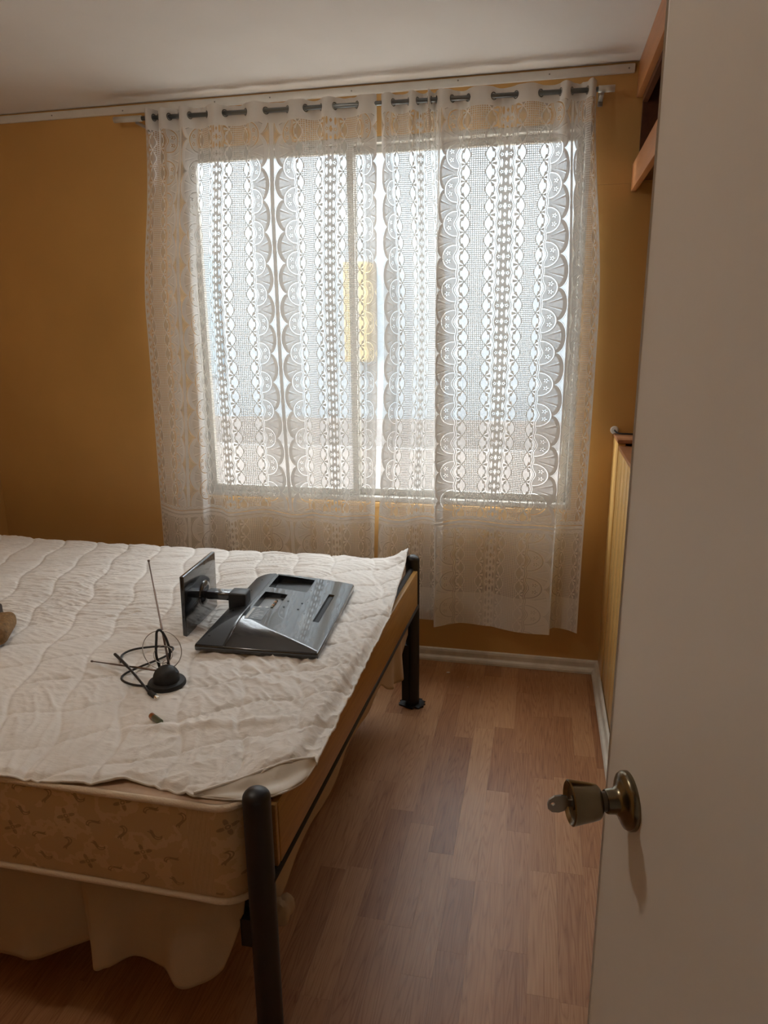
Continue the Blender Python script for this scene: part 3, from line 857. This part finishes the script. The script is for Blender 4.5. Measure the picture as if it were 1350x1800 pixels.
# footboard
def fp(y, dx, z): return (bx(y) + dx, y, z)
bbar('footboard_panel', fp(1.150, 0.018, 0.5205), fp(2.572, 0.018, 0.5205), 0.018, 0.143, M['oak'], 0.003)
bbar('panel_end_strip', fp(1.137, 0.017, 0.5205), fp(1.149, 0.017, 0.5205), 0.017, 0.143, M['oak'], 0.002)
tube('lower_rail', [brel(fp(1.11, 0.018, 0.437)), brel(fp(2.605, 0.018, 0.437))], 0.0105, M['black_metal'], bed, 14)
tube('upper_rail', [brel(fp(1.13, 0.0, 0.585)), brel(fp(2.605, 0.0, 0.590))], 0.0105, M['black_metal'], bed, 14)
for zh in (0.98, 0.72):
    tube('headboard_rail', [brel((-2.58, 1.14, zh)), brel((-2.54, 2.63, zh))], 0.0125, M['black_metal'], bed, 14)
# side rails, cross slats and the joint plates at the posts
for y0, xa in ((1.145, NP.x), (2.575, FP.x)):
    bbar('side_rail', (xa - 0.03, y0, 0.318), (-2.55, y0, 0.318), 0.03, 0.05, M['black_metal'])
bbar('joint_plate', (NP.x - 0.012, 1.118, 0.305), (NP.x - 0.048, 1.118, 0.305), 0.03, 0.062, M['black_metal'])
bbar('joint_plate', (FP.x - 0.012, 2.59, 0.150), (FP.x - 0.037, 2.59, 0.150), 0.03, 0.24, M['black_metal'])
for k in range(8):
    x = -0.75 - k * 0.24
    bbar('slat', (x, 1.16, 0.350), (x, 2.56, 0.350), 0.07, 0.018, M['oak'])

# mattress ---------------------------------------------------------
mat = tag(empty('mattress', (-1.5, 1.86, 0.365)), 'tan floral brocade mattress with cream corded edges', 'mattress')
MX0, MX1, MY0, MY1, MZ0, MZ1 = -2.55, -0.530, 1.106, 2.628, 0.372, 0.598
def mrel(p): return tuple(Vector(p) - mat.location)
def perim(inset=0.0, n=10, r=0.07):
    pts = []
    cs = [(MX1 - r, MY0 + r, -PI / 2), (MX1 - r, MY1 - r, 0), (MX0 + r, MY1 - r, PI / 2), (MX0 + r, MY0 + r, PI)]
    out = []
    for cx_, cy_, a0 in cs:
        for k in range(n + 1):
            a = a0 + (PI / 2) * k / n
            out.append((cx_ + (r + inset) * math.cos(a), cy_ + (r + inset) * math.sin(a)))
    # subdivide the straight runs
    res = []
    for i in range(len(out)):
        a = np.array(out[i]); b_ = np.array(out[(i + 1) % len(out)])
        m_ = max(1, int(np.linalg.norm(b_ - a) / 0.05))
        for k in range(m_): res.append(a + (b_ - a) * k / m_)
    return np.array(res)
zz = np.linspace(0, 1, 17)
base = perim(0.0)
cen = np.array([(MX0 + MX1) / 2, (MY0 + MY1) / 2])
def shifted(ins):
    return perim(ins)
rows = []
seglen = np.concatenate([[0], np.cumsum(np.linalg.norm(np.diff(base, axis=0), axis=1))])
UVm = np.zeros((len(base), len(zz), 2)); Gm = np.zeros((len(base), len(zz), 3))
for j, t in enumerate(zz):
    ins = 0.010 * math.sin(PI * t) ** 0.6 
    P2 = shifted(ins)
    if len(P2) != len(base):
        P2 = base + (base - cen) * 0
    wob = 0.006 * vnoise(seglen * 9, seglen * 0 + t * 3)
    nrm = (P2 - cen); nrm /= np.linalg.norm(nrm, axis=1)[:, None]
    P2 = P2 + nrm * wob[:, None] * math.sin(PI * t)
    Gm[:, j, 0] = P2[:, 0]; Gm[:, j, 1] = P2[:, 1]; Gm[:, j, 2] = MZ0 + (MZ1 - MZ0) * t
    UVm[:, j, 0] = seglen; UVm[:, j, 1] = Gm[:, j, 2]
Gm -= np.array(mat.location)
sideo = grid('side_band', Gm, M['brocade'], mat, uv=UVm, closed_u=True)
for nm, zt in (('top_panel', MZ1 + 0.002), ('bottom_panel', MZ0)):
    vs = [mrel((p[0], p[1], zt)) for p in perim(0.0)]
    bmx = bmesh.new(); vv = [bmx.verts.new(v) for v in vs]; bmx.faces.new(vv)
    me = bpy.data.meshes.new(nm); bmx.to_mesh(me); bmx.free()
    link(nm, me, M['ticking'], mat)
for zt in (MZ0 + 0.004, MZ1 - 0.004):
    pts = [mrel((p[0], p[1], zt + 0.004 * float(vnoise(np.array([i * 0.13]), np.array([3.3]))[0]))) for i, p in enumerate(perim(0.004))]
    tube('corded_edge', pts, 0.0074, M['piping'], mat, 10, closed=True)

# quilted pad -------------------------------------------------------
padE = tag(empty('mattress_pad', (-1.5, 1.9, 0.60)), 'off white quilted mattress pad spread over the bed', 'mattress pad')
nu, nv = 560, 420
tu = np.linspace(0, 1, nu); tv = np.linspace(0, 1, nv)
foot_y = [1.05, 1.264, 1.478, 1.725, 2.027, 2.308, 2.558, 2.70]
foot_x = [-0.434, -0.434, -0.437, -0.441, -0.442, -0.461, -0.480, -0.490]
near_x = [-2.6, -1.5, -1.068, -0.937, -0.85, -0.796, -0.694, -0.633, -0.55, -0.49, -0.435]
near_y = [1.09, 1.10, 1.096, 1.102, 1.112, 1.137, 1.124, 1.113, 1.172, 1.232, 1.270]
TV_, TU_ = np.meshgrid(tv, tu)
yl0 = 1.10 + (2.652 - 1.10) * TV_
for it in range(3):
    xf = pchip(foot_y, foot_x, np.clip(yl0, 1.05, 2.70).ravel()).reshape(yl0.shape)
    Xp = -2.60 + (xf + 2.60) * TU_
    yn = np.interp(Xp.ravel(), near_x, near_y).reshape(Xp.shape)
    yl0 = yn + (2.652 - yn) * TV_
Yp = yl0 + 0.004 * vnoise(Xp * 8, Yp * 0 + 1 if False else Xp * 0 + 1) * (TV_ > 0.98)
wx = Xp + 0.007 * np.sin(Yp * 9) + 0.022 * vnoise(Xp * 4, Yp * 4); wy = Yp + 0.006 * np.sin(Xp * 11 + 1) + 0.022 * vnoise(Xp * 5 + 9, Yp * 5)
LQ2 = 0.145
fa = (wx * 0.94 + wy * 0.34) / LQ2 + 0.07 * np.sin((wy) / LQ2 * PI * 1.1)
fb = (-wx * 0.50 + wy * 0.87) / LQ2 + 0.08 * np.sin((wx) / LQ2 * PI * 1.0)
da = np.abs(fa - np.round(fa)) * LQ2; db_ = np.abs(fb - np.round(fb)) * LQ2
groove = np.exp(-da / 0.0055) + 0.85 * np.exp(-db_ / 0.0055)
puff = np.clip(da, 0, 0.05) / 0.05 * np.clip(db_, 0, 0.05) / 0.05
ang = 0.5 * vnoise(Xp * 1.3 + 4, Yp * 1.3)
ca, sa = np.cos(0.35 + ang * 1.3), np.sin(0.35 + ang * 1.3)
pu = Xp * ca - Yp * sa; pv = Xp * sa + Yp * ca
wr1 = 1 - np.abs(2 * vnoise(pu * 11 + 3, pv * 44)) * 1.6
wr2 = 1 - np.abs(2 * vnoise(pu * 24, pv * 80 + 7)) * 1.6
wr = np.clip(wr1, 0, 1) ** 2 * 0.0042 + np.clip(wr2, 0, 1) ** 2 * 0.0028
wm = 0.4 + 1.2 * np.clip(0.5 + vnoise(Xp * 3, Yp * 3), 0, 1)
Zp = 0.6105 + 0.0035 * puff - 0.0058 * np.clip(groove, 0, 1.3) + wr * wm + 0.005 * vnoise(Xp * 4, Yp * 4) + 0.002 * vnoise(Xp * 16, Yp * 16)
Zp += 0.012 * sstep(-2.1, -2.5, Xp) + 0.008 * sstep(0.9, 1.0, TV_) * 0
# long soft fold from the near edge, lift at the far post, droop past the footboard
Zp += 0.010 * np.exp(-((Yp - 1.34 - 0.30 * (Xp + 0.75)) / 0.018) ** 2) * sstep(-1.0, -0.8, Xp) * sstep(-0.46, -0.6, Xp)
Zp += 0.036 * np.exp(-(((Xp + 0.475) / 0.07) ** 2 + ((Yp - 2.61) / 0.075) ** 2))
over = Xp - (bx(Yp) + 0.012)
Zp += 0.014 * sstep(-0.10, -0.02, over) - 0.022 * sstep(0.0, 0.035, over)
Zp -= 0.012 * sstep(0.985, 1.0, TV_) + 0.007 * sstep(0.012, 0.0, TV_)
loc = np.array(padE.location)
top = np.stack([Xp, Yp, Zp], -1) - loc
quilt = grid('quilted_top', top, M['pad'], padE)
so = quilt.modifiers.new('thickness', 'SOLIDIFY'); so.thickness = 0.0045; so.offset = -1.0
# bound edge
edge = [tuple(top[-1, j]) for j in range(0, nv, 2)]
tube('bound_edge', edge, 0.0030, M['pad'], padE, 6)
edge = [tuple(top[i, 0]) for i in range(0, nu, 2)]
tube('bound_edge', edge, 0.0026, M['pad'], padE, 6)
# satin corner pocket that slips over the corner near the camera
nuu, nvv = 60, 16
foldp = np.array(smooth_path([(-0.637, 1.113, 0.612), (-0.556, 1.172, 0.618), (-0.495, 1.232, 0.622), (-0.436, 1.268, 0.618)], 20))
lowp = np.array(smooth_path([(-0.643, 1.118, 0.604), (-0.560, 1.122, 0.604), (-0.492, 1.146, 0.603), (-0.445, 1.203, 0.601), (-0.433, 1.268, 0.606)], 15))
ff = foldp[np.linspace(0, len(foldp) - 1, nuu).astype(int)]; ll = lowp[np.linspace(0, len(lowp) - 1, nuu).astype(int)]
Gp = np.zeros((nuu, nvv, 3))
for j in range(nvv):
    t = j / (nvv - 1)
    w = np.sin(np.linspace(0, PI, nuu))
    Gp[:, j] = ff * (1 - t) + ll * t
    Gp[:, j, 2] += (-0.003 * math.sin(PI * t) + 0.002 * math.sin(9 * t)) * w + 0.0015 * np.sin(np.linspace(0, 22, nuu) + 4 * t)
pk = grid('corner_pocket', Gp - loc, M['pad_satin'], padE)
so = pk.modifiers.new('thickness', 'SOLIDIFY'); so.thickness = 0.002
tube('pocket_hem', [tuple(p - loc + np.array([0, 0, 0.002])) for p in foldp], 0.0034, M['pad'], padE, 6)
tube('pocket_hem', [tuple(p - loc) for p in lowp], 0.0022, M['pad'], padE, 6)

# bed skirt -----------------------------------------------------------
sk = tag(empty('bed_skirt', (-1.4, 1.2, 0.12)), 'cream gathered cloth skirt hanging below the mattress', 'bed skirt')
def skirt_piece(name, ctl, ybase, seed, ztop=0.378):
    """ctl rows: x, hem z, outward offset (towards the camera)"""
    k = np.array(ctl, float)
    xs_ = np.linspace(k[0, 0], k[-1, 0], 160)
    hz = pchip(k[:, 0], k[:, 1], xs_); of = pchip(k[:, 0], k[:, 2], xs_)
    G = np.zeros((160, 26, 3))
    for j, t in enumerate(np.linspace(0, 1, 26)):
        e_ = t ** 0.8
        fold = of * e_ + 0.010 * e_ * np.sin(xs_ * 38 + seed) * vnoise(xs_ * 4 + seed, xs_ * 0)
        G[:, j, 0] = xs_ + 0.01 * e_ * np.sin(xs_ * 20 + seed)
        G[:, j, 1] = ybase - fold
        G[:, j, 2] = ztop + (hz - ztop) * t
    G -= np.array(sk.location)
    o = grid(name, G, M['skirt'], sk)
    s_ = o.modifiers.new('thickness', 'SOLIDIFY'); s_.thickness = 0.0015
    return o
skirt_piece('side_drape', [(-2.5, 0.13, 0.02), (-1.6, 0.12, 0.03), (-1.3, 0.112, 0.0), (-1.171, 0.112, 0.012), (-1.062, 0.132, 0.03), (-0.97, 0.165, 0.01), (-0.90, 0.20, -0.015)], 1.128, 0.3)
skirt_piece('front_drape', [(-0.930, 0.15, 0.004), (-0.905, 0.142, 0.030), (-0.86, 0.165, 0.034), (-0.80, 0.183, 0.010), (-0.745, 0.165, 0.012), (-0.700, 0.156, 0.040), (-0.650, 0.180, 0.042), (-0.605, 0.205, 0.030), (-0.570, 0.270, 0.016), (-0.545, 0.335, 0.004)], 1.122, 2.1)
# foot side: narrow strip behind the lower rail, hanging lower towards the far post
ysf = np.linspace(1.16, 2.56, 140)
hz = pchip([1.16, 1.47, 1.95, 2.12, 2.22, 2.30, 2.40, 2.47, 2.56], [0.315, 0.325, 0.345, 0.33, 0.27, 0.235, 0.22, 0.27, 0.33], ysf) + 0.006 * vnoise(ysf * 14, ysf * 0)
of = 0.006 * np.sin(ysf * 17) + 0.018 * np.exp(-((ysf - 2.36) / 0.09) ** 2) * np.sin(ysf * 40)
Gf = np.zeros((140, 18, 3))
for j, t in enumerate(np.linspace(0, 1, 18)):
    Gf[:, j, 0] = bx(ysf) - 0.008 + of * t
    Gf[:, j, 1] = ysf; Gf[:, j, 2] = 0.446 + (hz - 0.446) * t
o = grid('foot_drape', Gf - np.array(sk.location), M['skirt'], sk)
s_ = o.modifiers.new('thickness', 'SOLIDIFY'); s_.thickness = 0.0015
# bunched cloth corner beside the near post
def blob(name, c, r, m, parent, seed=0, amp=0.15, lev=3):
    bmx = bmesh.new(); bmesh.ops.create_icosphere(bmx, subdivisions=lev, radius=1)
    for v in bmx.verts:
        n_ = v.co.normalized()
        k_ = 1 + amp * float(vnoise(np.array([n_.x * 2.2 + seed + n_.z]), np.array([n_.y * 2.2 + seed]))[0]) * 2
        v.co = Vector((c[0] + n_.x * r[0] * k_, c[1] + n_.y * r[1] * k_, c[2] + n_.z * r[2] * k_))
    return from_bm(name, bmx, m, parent, True)
blob('bunched_corner', (-0.484 + 1.4, 1.165 - 1.2, 0.318 - 0.12), (0.020, 0.030, 0.026), M['skirt'], sk, 3, 0.3)

# ------------------------------------------------------------------ television lying face down
TVC = Vector((-0.770, 1.985, 0.616)); TVR = math.radians(4.0)
tvE = tag(empty('television', TVC, TVR), 'black flat television lying face down on the bed with its stand', 'television')
tvE.rotation_euler = (0, math.radians(1.2), TVR)
HX, HY = 0.180, 0.277
box('bezel', -HX, HX, -HY, HY, 0.0, 0.020, M['tv_gloss'], tvE, 0.006, 3)
box('screen', -HX + 0.03, HX - 0.015, -HY + 0.015, HY - 0.015, -0.0008, 0.001, M['tv_hole'], tvE)
gx = np.linspace(-HX + 0.003, HX - 0.003, 150); gy = np.linspace(-HY + 0.003, HY - 0.003, 210)
GX, GY = np.meshgrid(gx, gy, indexing='ij')
def inrect(x0, x1, y0, y1): return (GX > x0) & (GX < x1) & (GY > y0) & (GY < y1)
fx = np.where(GX < -0.095, np.sin(np.clip((GX + HX - 0.003) / 0.082, 0, 1) * PI / 2) ** 0.85, 1 - 0.93 * np.clip((GX + 0.095) / (HX + 0.092), 0, 1) ** 1.35)
gy_ = np.where(GY < 0, np.sin(np.clip((GY + HY - 0.003) / 0.17, 0, 1) * PI / 2), np.clip((HY - 0.003 - GY) / 0.018, 0, 1) ** 0.6)
H = 0.020 + 0.031 * np.minimum(fx, gy_)
H = np.where(np.abs(GX + 0.092) < 0.0025, H - 0.0018, H)          # shadow line beside the lower strip
H = np.where(inrect(-0.080, -0.008, -0.045, 0.080), 0.030, H)       # socket recess
H = np.where(inrect(-0.082, 0.045, 0.125, 0.245), 0.024, H)         # far recess
xi = ((GX - 0.118) / 0.008); 
slot = (np.abs(GX - 0.128) < 0.0085) & (np.abs(GY - 0.03) < 0.115)
H = np.where(slot, H - 0.007, H)
def hat(x, y):
    return float(H[int(np.argmin(np.abs(gx - x))), int(np.argmin(np.abs(gy - y)))])
def patch(name, x0, x1, y0, y1, m, lift=0.0007, n=10):
    PX, PY = np.meshgrid(np.linspace(x0, x1, n), np.linspace(y0, y1, n), indexing='ij')
    PZ = np.vectorize(hat)(PX, PY) + lift
    return grid(name, np.stack([PX, PY, PZ], -1), m, tvE)
cover = grid('back_cover', np.stack([GX, GY, H], -1), M['tv_gloss'], tvE, smooth=True)
try: cover.data.set_sharp_from_angle(angle=math.radians(38))
except Exception: pass
# matt lower strip sits over the cover's chin
cm = gx < -0.094
Hc = H[cm] + 0.0006
chin = grid('lower_strip', np.stack([GX[cm], GY[cm], Hc], -1), M['tv_matt'], tvE)
sock = box('socket_plate', -0.0795, -0.0085, -0.0445, 0.0795, 0.0300, 0.0315, M['tv_grey'], tvE)
box('recess_plate', -0.0815, 0.0445, 0.1255, 0.2445, 0.0242, 0.0252, M['tv_matt'], tvE)
patch('vent_slot', 0.1205, 0.1355, -0.083, 0.143, M['tv_hole'], 0.0006)
for k in range(5):
    lathe('jack', [(0.0042, 0), (0.0042, 0.006), (0.0025, 0.0062), (0.0025, 0.004)], M['batt_top'] if k % 2 else M['brass'], sock, Matrix.Translation((-0.034, -0.005 + k * 0.0135, 0.0315)), 14)
for k in range(2):
    j = lathe('antenna_socket', [(0.0065, 0), (0.0065, 0.004), (0.0045, 0.0045), (0.0045, 0.012)], M['steel'], sock, Matrix.Translation((-0.064 + k * 0.022, -0.030, 0.0315)), 16)
box('round_port', -0.0240, -0.0160, 0.062, 0.070, 0.0315, 0.0335, M['tv_hole'], sock, 0.001)
rlab = patch('rating_label', -0.078, -0.026, -0.140, -0.052, M['label_grey'])
for k in range(6):
    yy = -0.130 + k * 0.012
    patch('label_line', -0.062, -0.052 + (k * 7 % 5) * 0.005, yy, yy + 0.003, M['label_white'], 0.0011, 4).parent = rlab
patch('label_stripe', -0.077, -0.069, -0.138, -0.058, M['label_white'], 0.0011, 6).parent = rlab
for (x, y) in ((-0.150, -0.235), (-0.135, -0.12), (-0.135, -0.075), (-0.135, 0.10), (-0.13, 0.20), (0.010, 0.03), (0.055, 0.03), (0.010, -0.02), (0.055, -0.02)):
    i_ = int(np.argmin(np.abs(gx - x))); j_ = int(np.argmin(np.abs(gy - y)))
    lathe('screw_hole', [(0.0034, 0), (0.0034, 0.0008)], M['tv_hole'], tvE, Matrix.Translation((x, y, float(H[i_, j_]) + 0.0004)), 12)
# stand: bracket on the chin, neck, and the base plate standing upright on the bed
box('stand_bracket', -0.160, -0.104, -0.052, 0.004, 0.030, 0.090, M['tv_matt'], tvE, 0.006, 3)
box('stand_neck', -0.235, -0.150, -0.046, -0.006, 0.062, 0.088, M['tv_gloss'], tvE, 0.006, 3)
sneck = [c for c in tvE.children if c.name.startswith('stand_neck')][0] if tvE.children else tvE
lathe('neck_collar', [(0.042, 0), (0.040, 0.004), (0.026, 0.010)], M['tv_gloss'], sneck, axis_mat((-0.2465, -0.028, 0.076), (1, 0, 0)), 28)
box('stand_base', -0.259, -0.246, -0.175, 0.075, -0.010, 0.182, M['tv_gloss'], tvE, 0.004, 3)

# ------------------------------------------------------------------ indoor aerial
AN = Vector((-0.914, 1.512, 0.612))
an = tag(empty('indoor_antenna', AN), 'black indoor antenna with wire loop and two telescopic rods', 'antenna')
lathe('base_disc', [(0.047, 0.0), (0.0485, 0.003), (0.0485, 0.008), (0.046, 0.0125), (0.040, 0.014)], M['rubber'], an, None, 40)
lathe('base_dome', [(0.0335, 0.013), (0.0335, 0.022)] + [(0.0335 * math.cos(a), 0.022 + 0.032 * math.sin(a)) for a in np.linspace(0.1, PI / 2 - 0.05, 12)], M['rubber'], an, None, 40)
bar('dome_slot', (0.004, 0.006, 0.0515), (0.030, 0.006, 0.034), 0.008, 0.006, M['tv_hole'], an)
def arel(p): return tuple(Vector(p) - AN)
tip = Vector((-0.987, 1.60, 0.920)); b0 = Vector((-0.912, 1.528, 0.655))
def tele(name, a, b):
    a = Vector(a); b = Vector(b)
    rr = [0.0030, 0.0030, 0.0024, 0.0024, 0.0018, 0.0018]; tt = [0, 0.40, 0.401, 0.72, 0.721, 0.985]
    pts = [a + (b - a) * t for t in tt]
    o = tube(name, [tuple(p - AN) for p in pts], rr, M['antenna_rod'], an, 10)
    tube('rod_cap', [tuple(a + (b - a) * 0.982 - AN), tuple(b - AN)], 0.0030, M['antenna_rod'], an, 10)
tele('telescopic_rod', b0, tip)
tele('telescopic_rod', (-0.938, 1.530, 0.640), (-1.178, 1.578, 0.622))
def ring(name, c, R, r, nrm, m):
    A = axis_mat(c, nrm)
    pts = [A @ Vector((R * math.cos(q), R * math.sin(q), 0)) for q in np.linspace(0, 2 * PI, 48, endpoint=False)]
    tube(name, [tuple(p - AN) for p in pts], r, m, an, 8, closed=True)
ring('wire_loop', Vector((-0.930, 1.530, 0.700)), 0.0525, 0.0012, Vector((0.10, -1, 0.10)), M['steel'])
ring('wire_loop', Vector((-0.926, 1.527, 0.690)), 0.0235, 0.0011, Vector((0.55, -1, 0.10)), M['steel'])
tube('loop_post', [arel((-0.926, 1.520, 0.662)), arel((-0.926, 1.523, 0.671)), arel((-0.920, 1.526, 0.674))], 0.0011, M['steel'], an, 8)
tube('loop_post', [arel((-0.938, 1.528, 0.652)), arel((-0.940, 1.530, 0.672))], 0.0011, M['steel'], an, 8)
st = smooth_path([(-0.940, 1.527, 0.653), (-0.943, 1.522, 0.690), (-0.938, 1.522, 0.735), (-0.936, 1.525, 0.754), (-0.930, 1.535, 0.752), (-0.920, 1.540, 0.725), (-0.914, 1.540, 0.690), (-0.920, 1.535, 0.660)], 8)
tube('tie_strap', [arel(p) for p in st], 0.0034, M['cable'], an, 8)
cb = smooth_path([(-0.955, 1.485, 0.618), (-1.000, 1.488, 0.617), (-1.040, 1.506, 0.617), (-1.049, 1.535, 0.618), (-1.030, 1.575, 0.620), (-0.990, 1.640, 0.624), (-0.985, 1.678, 0.630), (-1.010, 1.692, 0.628), (-1.060, 1.694, 0.622), (-1.105, 1.672, 0.620), (-1.118, 1.635, 0.620), (-1.095, 1.590, 0.622)], 8)
tube('cable', [arel(p) for p in cb], 0.0030, M['cable'], an, 10)
cb2 = smooth_path([(-1.128, 1.615, 0.630), (-1.075, 1.570, 0.634), (-1.000, 1.508, 0.632), (-0.930, 1.452, 0.622)], 8)
tube('cable', [arel(p) for p in cb2], [0.0042] * 12 + [0.0032] * (len(cb2) - 12), M['cable'], an, 10)
pd = (Vector((-0.883, 1.426, 0.617)) - Vector((-0.930, 1.452, 0.622))).normalized()
A = axis_mat(Vector((-0.930, 1.452, 0.6225)) - AN, pd)
plug = lathe('plug', [(0.0045, 0), (0.0066, 0.004), (0.0070, 0.026), (0.0060, 0.030)], M['rubber'], an, A, 18)
lathe('plug_tip', [(0.0052, 0.029), (0.0054, 0.040), (0.0046, 0.041)], M['tip'], plug, A, 18)

# ------------------------------------------------------------------ battery
bd = Vector((0.039, -0.025, 0)).normalized()
bt = tag(empty('battery', (-0.850, 1.344, 0.611)), 'green and copper battery lying on the quilted pad', 'battery')
A = axis_mat(-bd * 0.0235 + Vector((0, 0, 0.0076)), bd)
lathe('battery_body', [(0.0070, 0.014), (0.0073, 0.0145), (0.0073, 0.0455), (0.0068, 0.046)], M['batt_body'], bt, A, 20)
lathe('battery_top', [(0.0027, 0.0), (0.0027, 0.0015), (0.0068, 0.0016), (0.0073, 0.002), (0.0073, 0.0140)], M['batt_top'], bt, A, 20)

# ------------------------------------------------------------------ brown pouch at the bed's head end
po = tag(empty('pouch', (-1.578, 1.685, 0.612)), 'brown woven pouch with dark leather flap at the edge of the picture', 'pouch')
bmx = bmesh.new()
bm_box(bmx, -0.17, 0.052, -0.085, 0.075, 0.0, 0.055)
bmesh.ops.bevel(bmx, geom=bmx.edges[:], offset=0.022, segments=5, profile=0.5, affect='EDGES')
body = from_bm('pouch_body', bmx, M['pouch'], po, True)
body.rotation_euler = (0, 0, math.radians(28))
bmx = bmesh.new()
bm_box(bmx, -0.17, -0.01, 0.045, 0.115, 0.020, 0.068)
bmesh.ops.bevel(bmx, geom=bmx.edges[:], offset=0.010, segments=3, profile=0.5, affect='EDGES')
fl2 = from_bm('flap', bmx, M['pouch_dark'], po, True); fl2.rotation_euler = (0, 0, math.radians(20))
tube('loose_thread', [(-0.035, 0.085, 0.045), (-0.015, 0.070, 0.015), (0.010, 0.050, 0.006), (0.040, 0.018, 0.005)], 0.0008, M['pouch_dark'], po, 6)

# ------------------------------------------------------------------ door with knob and key
EDG = Vector((0.0935, 0.738, 0)); DIR = Vector((0.255, -0.967, 0)).normalized()     # from the free edge towards the hinge
dr = tag(empty('door_1', EDG), 'white painted flush door standing open at the right', 'door', kind='structure')
nrmD = Vector((DIR.y, -DIR.x, 0))            # face towards the bed
if nrmD.x > 0: nrmD = -nrmD
DM = Matrix(((DIR.x, nrmD.x, 0, 0), (DIR.y, nrmD.y, 0, 0), (0, 0, 1, 0), (0, 0, 0, 1)))
dm = box('door_panel', 0, 0.745, -0.040, 0, 0.008, 2.03, M['door'], dr, 0.0025, 2, DM)
kz = 1.022
def dpt(s, out, z): return DM @ Vector((s, out, z))
A = axis_mat(dpt(0.060, 0, kz), nrmD) @ Matrix.Diagonal((0.87, 0.87, 0.75, 1))
kn = lathe('knob_rosette', [(0.0345, 0.0), (0.0345, 0.006), (0.0325, 0.0095), (0.026, 0.013), (0.0185, 0.0165), (0.0150, 0.022), (0.0145, 0.032), (0.0135, 0.034)], M['brass'], dr, A, 44)
lathe('knob_neck', [(0.0115, 0.032), (0.0115, 0.043)], M['brass_dark'], kn, A, 32)
kb = lathe('knob', [(0.0125, 0.041), (0.0175, 0.0425), (0.0205, 0.046), (0.0225, 0.056), (0.0245, 0.070), (0.0262, 0.080), (0.0266, 0.0835), (0.0250, 0.0850), (0.0225, 0.0825), (0.0205, 0.0800), (0.0085, 0.0795), (0.0082, 0.0815), (0.0070, 0.0818)], M['brass'], dr, A, 44)
# key in the knob's cylinder
ko = tag(empty('door_key', EDG + dpt(0.060, 0.0610, kz)), 'small silver key sticking out of the door knob', 'key')
bmx = bmesh.new()
prof = [(-0.004, 0.0), (-0.004, 0.004), (-0.0095, 0.007), (-0.0115, 0.013), (-0.0105, 0.020), (-0.0060, 0.0245), (0.0, 0.0255), (0.0055, 0.0240), (0.0095, 0.019), (0.0105, 0.012), (0.009, 0.006), (0.004, 0.004), (0.004, 0.0)]
hole = [(0.0022 * math.cos(a), 0.0200 + 0.0022 * math.sin(a)) for a in np.linspace(0, 2 * PI, 12, endpoint=False)]
KA = Matrix(((DIR.x, 0, nrmD.x, 0), (DIR.y, 0, nrmD.y, 0), (0, 1, 0, 0), (0, 0, 0, 1)))
KR = Matrix.Rotation(math.radians(84), 4, nrmD)
def kp(w, l, t):
    p = Vector((DIR.x * w, DIR.y * w, 0)) + nrmD * l + Vector((0, 0, t))
    return KR @ p
for t in (-0.0011, 0.0011):
    pass
ov = [bmx.verts.new(kp(w, l, 0.0011)) for w, l in prof]
hv = [bmx.verts.new(kp(w, l, 0.0011)) for w, l in hole]
oe = [bmx.edges.new((ov[i], ov[(i + 1) % len(ov)])) for i in range(len(ov))]
he = [bmx.edges.new((hv[i], hv[(i + 1) % len(hv)])) for i in range(len(hv))]
bmesh.ops.triangle_fill(bmx, use_beauty=True, edges=oe + he)
r_ = bmesh.ops.extrude_face_region(bmx, geom=bmx.faces[:])
tvec = KR @ Vector((0, 0, -0.0022))
for v in [g for g in r_['geom'] if isinstance(g, bmesh.types.BMVert)]: v.co += tvec
from_bm('key_bow', bmx, M['key'], ko)
bar('key_blade', kp(0, 0.004, 0), kp(0, -0.020, 0), 0.0022, 0.0070, M['key'], ko)
# hinges on the far side of the door leaf
for z in (0.25, 1.05, 1.85):
    lathe('hinge', [(0.006, -0.045), (0.006, 0.045)], M['brass_dark'], dr, Matrix.Translation(dpt(0.752, -0.006, z)), 14)

# ------------------------------------------------------------------ cable through the wall above the ledge
cg = tag(empty('wall_cable', (0.301, D, 1.090)), 'dark cable leaving a white grommet above the wooden ledge', 'cable')
lathe('grommet', [(0.0165, 0.0), (0.0165, 0.004), (0.013, 0.008), (0.006, 0.0085)], M['white_plastic'], cg, axis_mat((0, 0, 0), (0, -1, 0)), 24)
tube('cable', smooth_path([(0, 0.0, 0.0), (0.001, -0.02, -0.001), (0.012, -0.035, -0.008), (0.045, -0.045, -0.0085), (0.12, -0.055, -0.0085), (0.3, -0.06, -0.0085)], 8), 0.0032, M['cable'], cg, 10)

# ------------------------------------------------------------------ crumbs on the floor
rc = random.Random(5)
for i, (x, y, s, lb) in enumerate(((-0.352, 2.905, 0.0065, 'white flake on the floor near the baseboard'), (-0.252, 2.79, 0.0025, 'tiny white crumb on the floor below the lace hem'))):
    o = blob('paint_flake', (x, y, s * 0.3), (s, s * 0.55, s * 0.35), M['flint'], None, i * 3 + 1, 0.5, 2)
    tag(o, lb, 'flake')
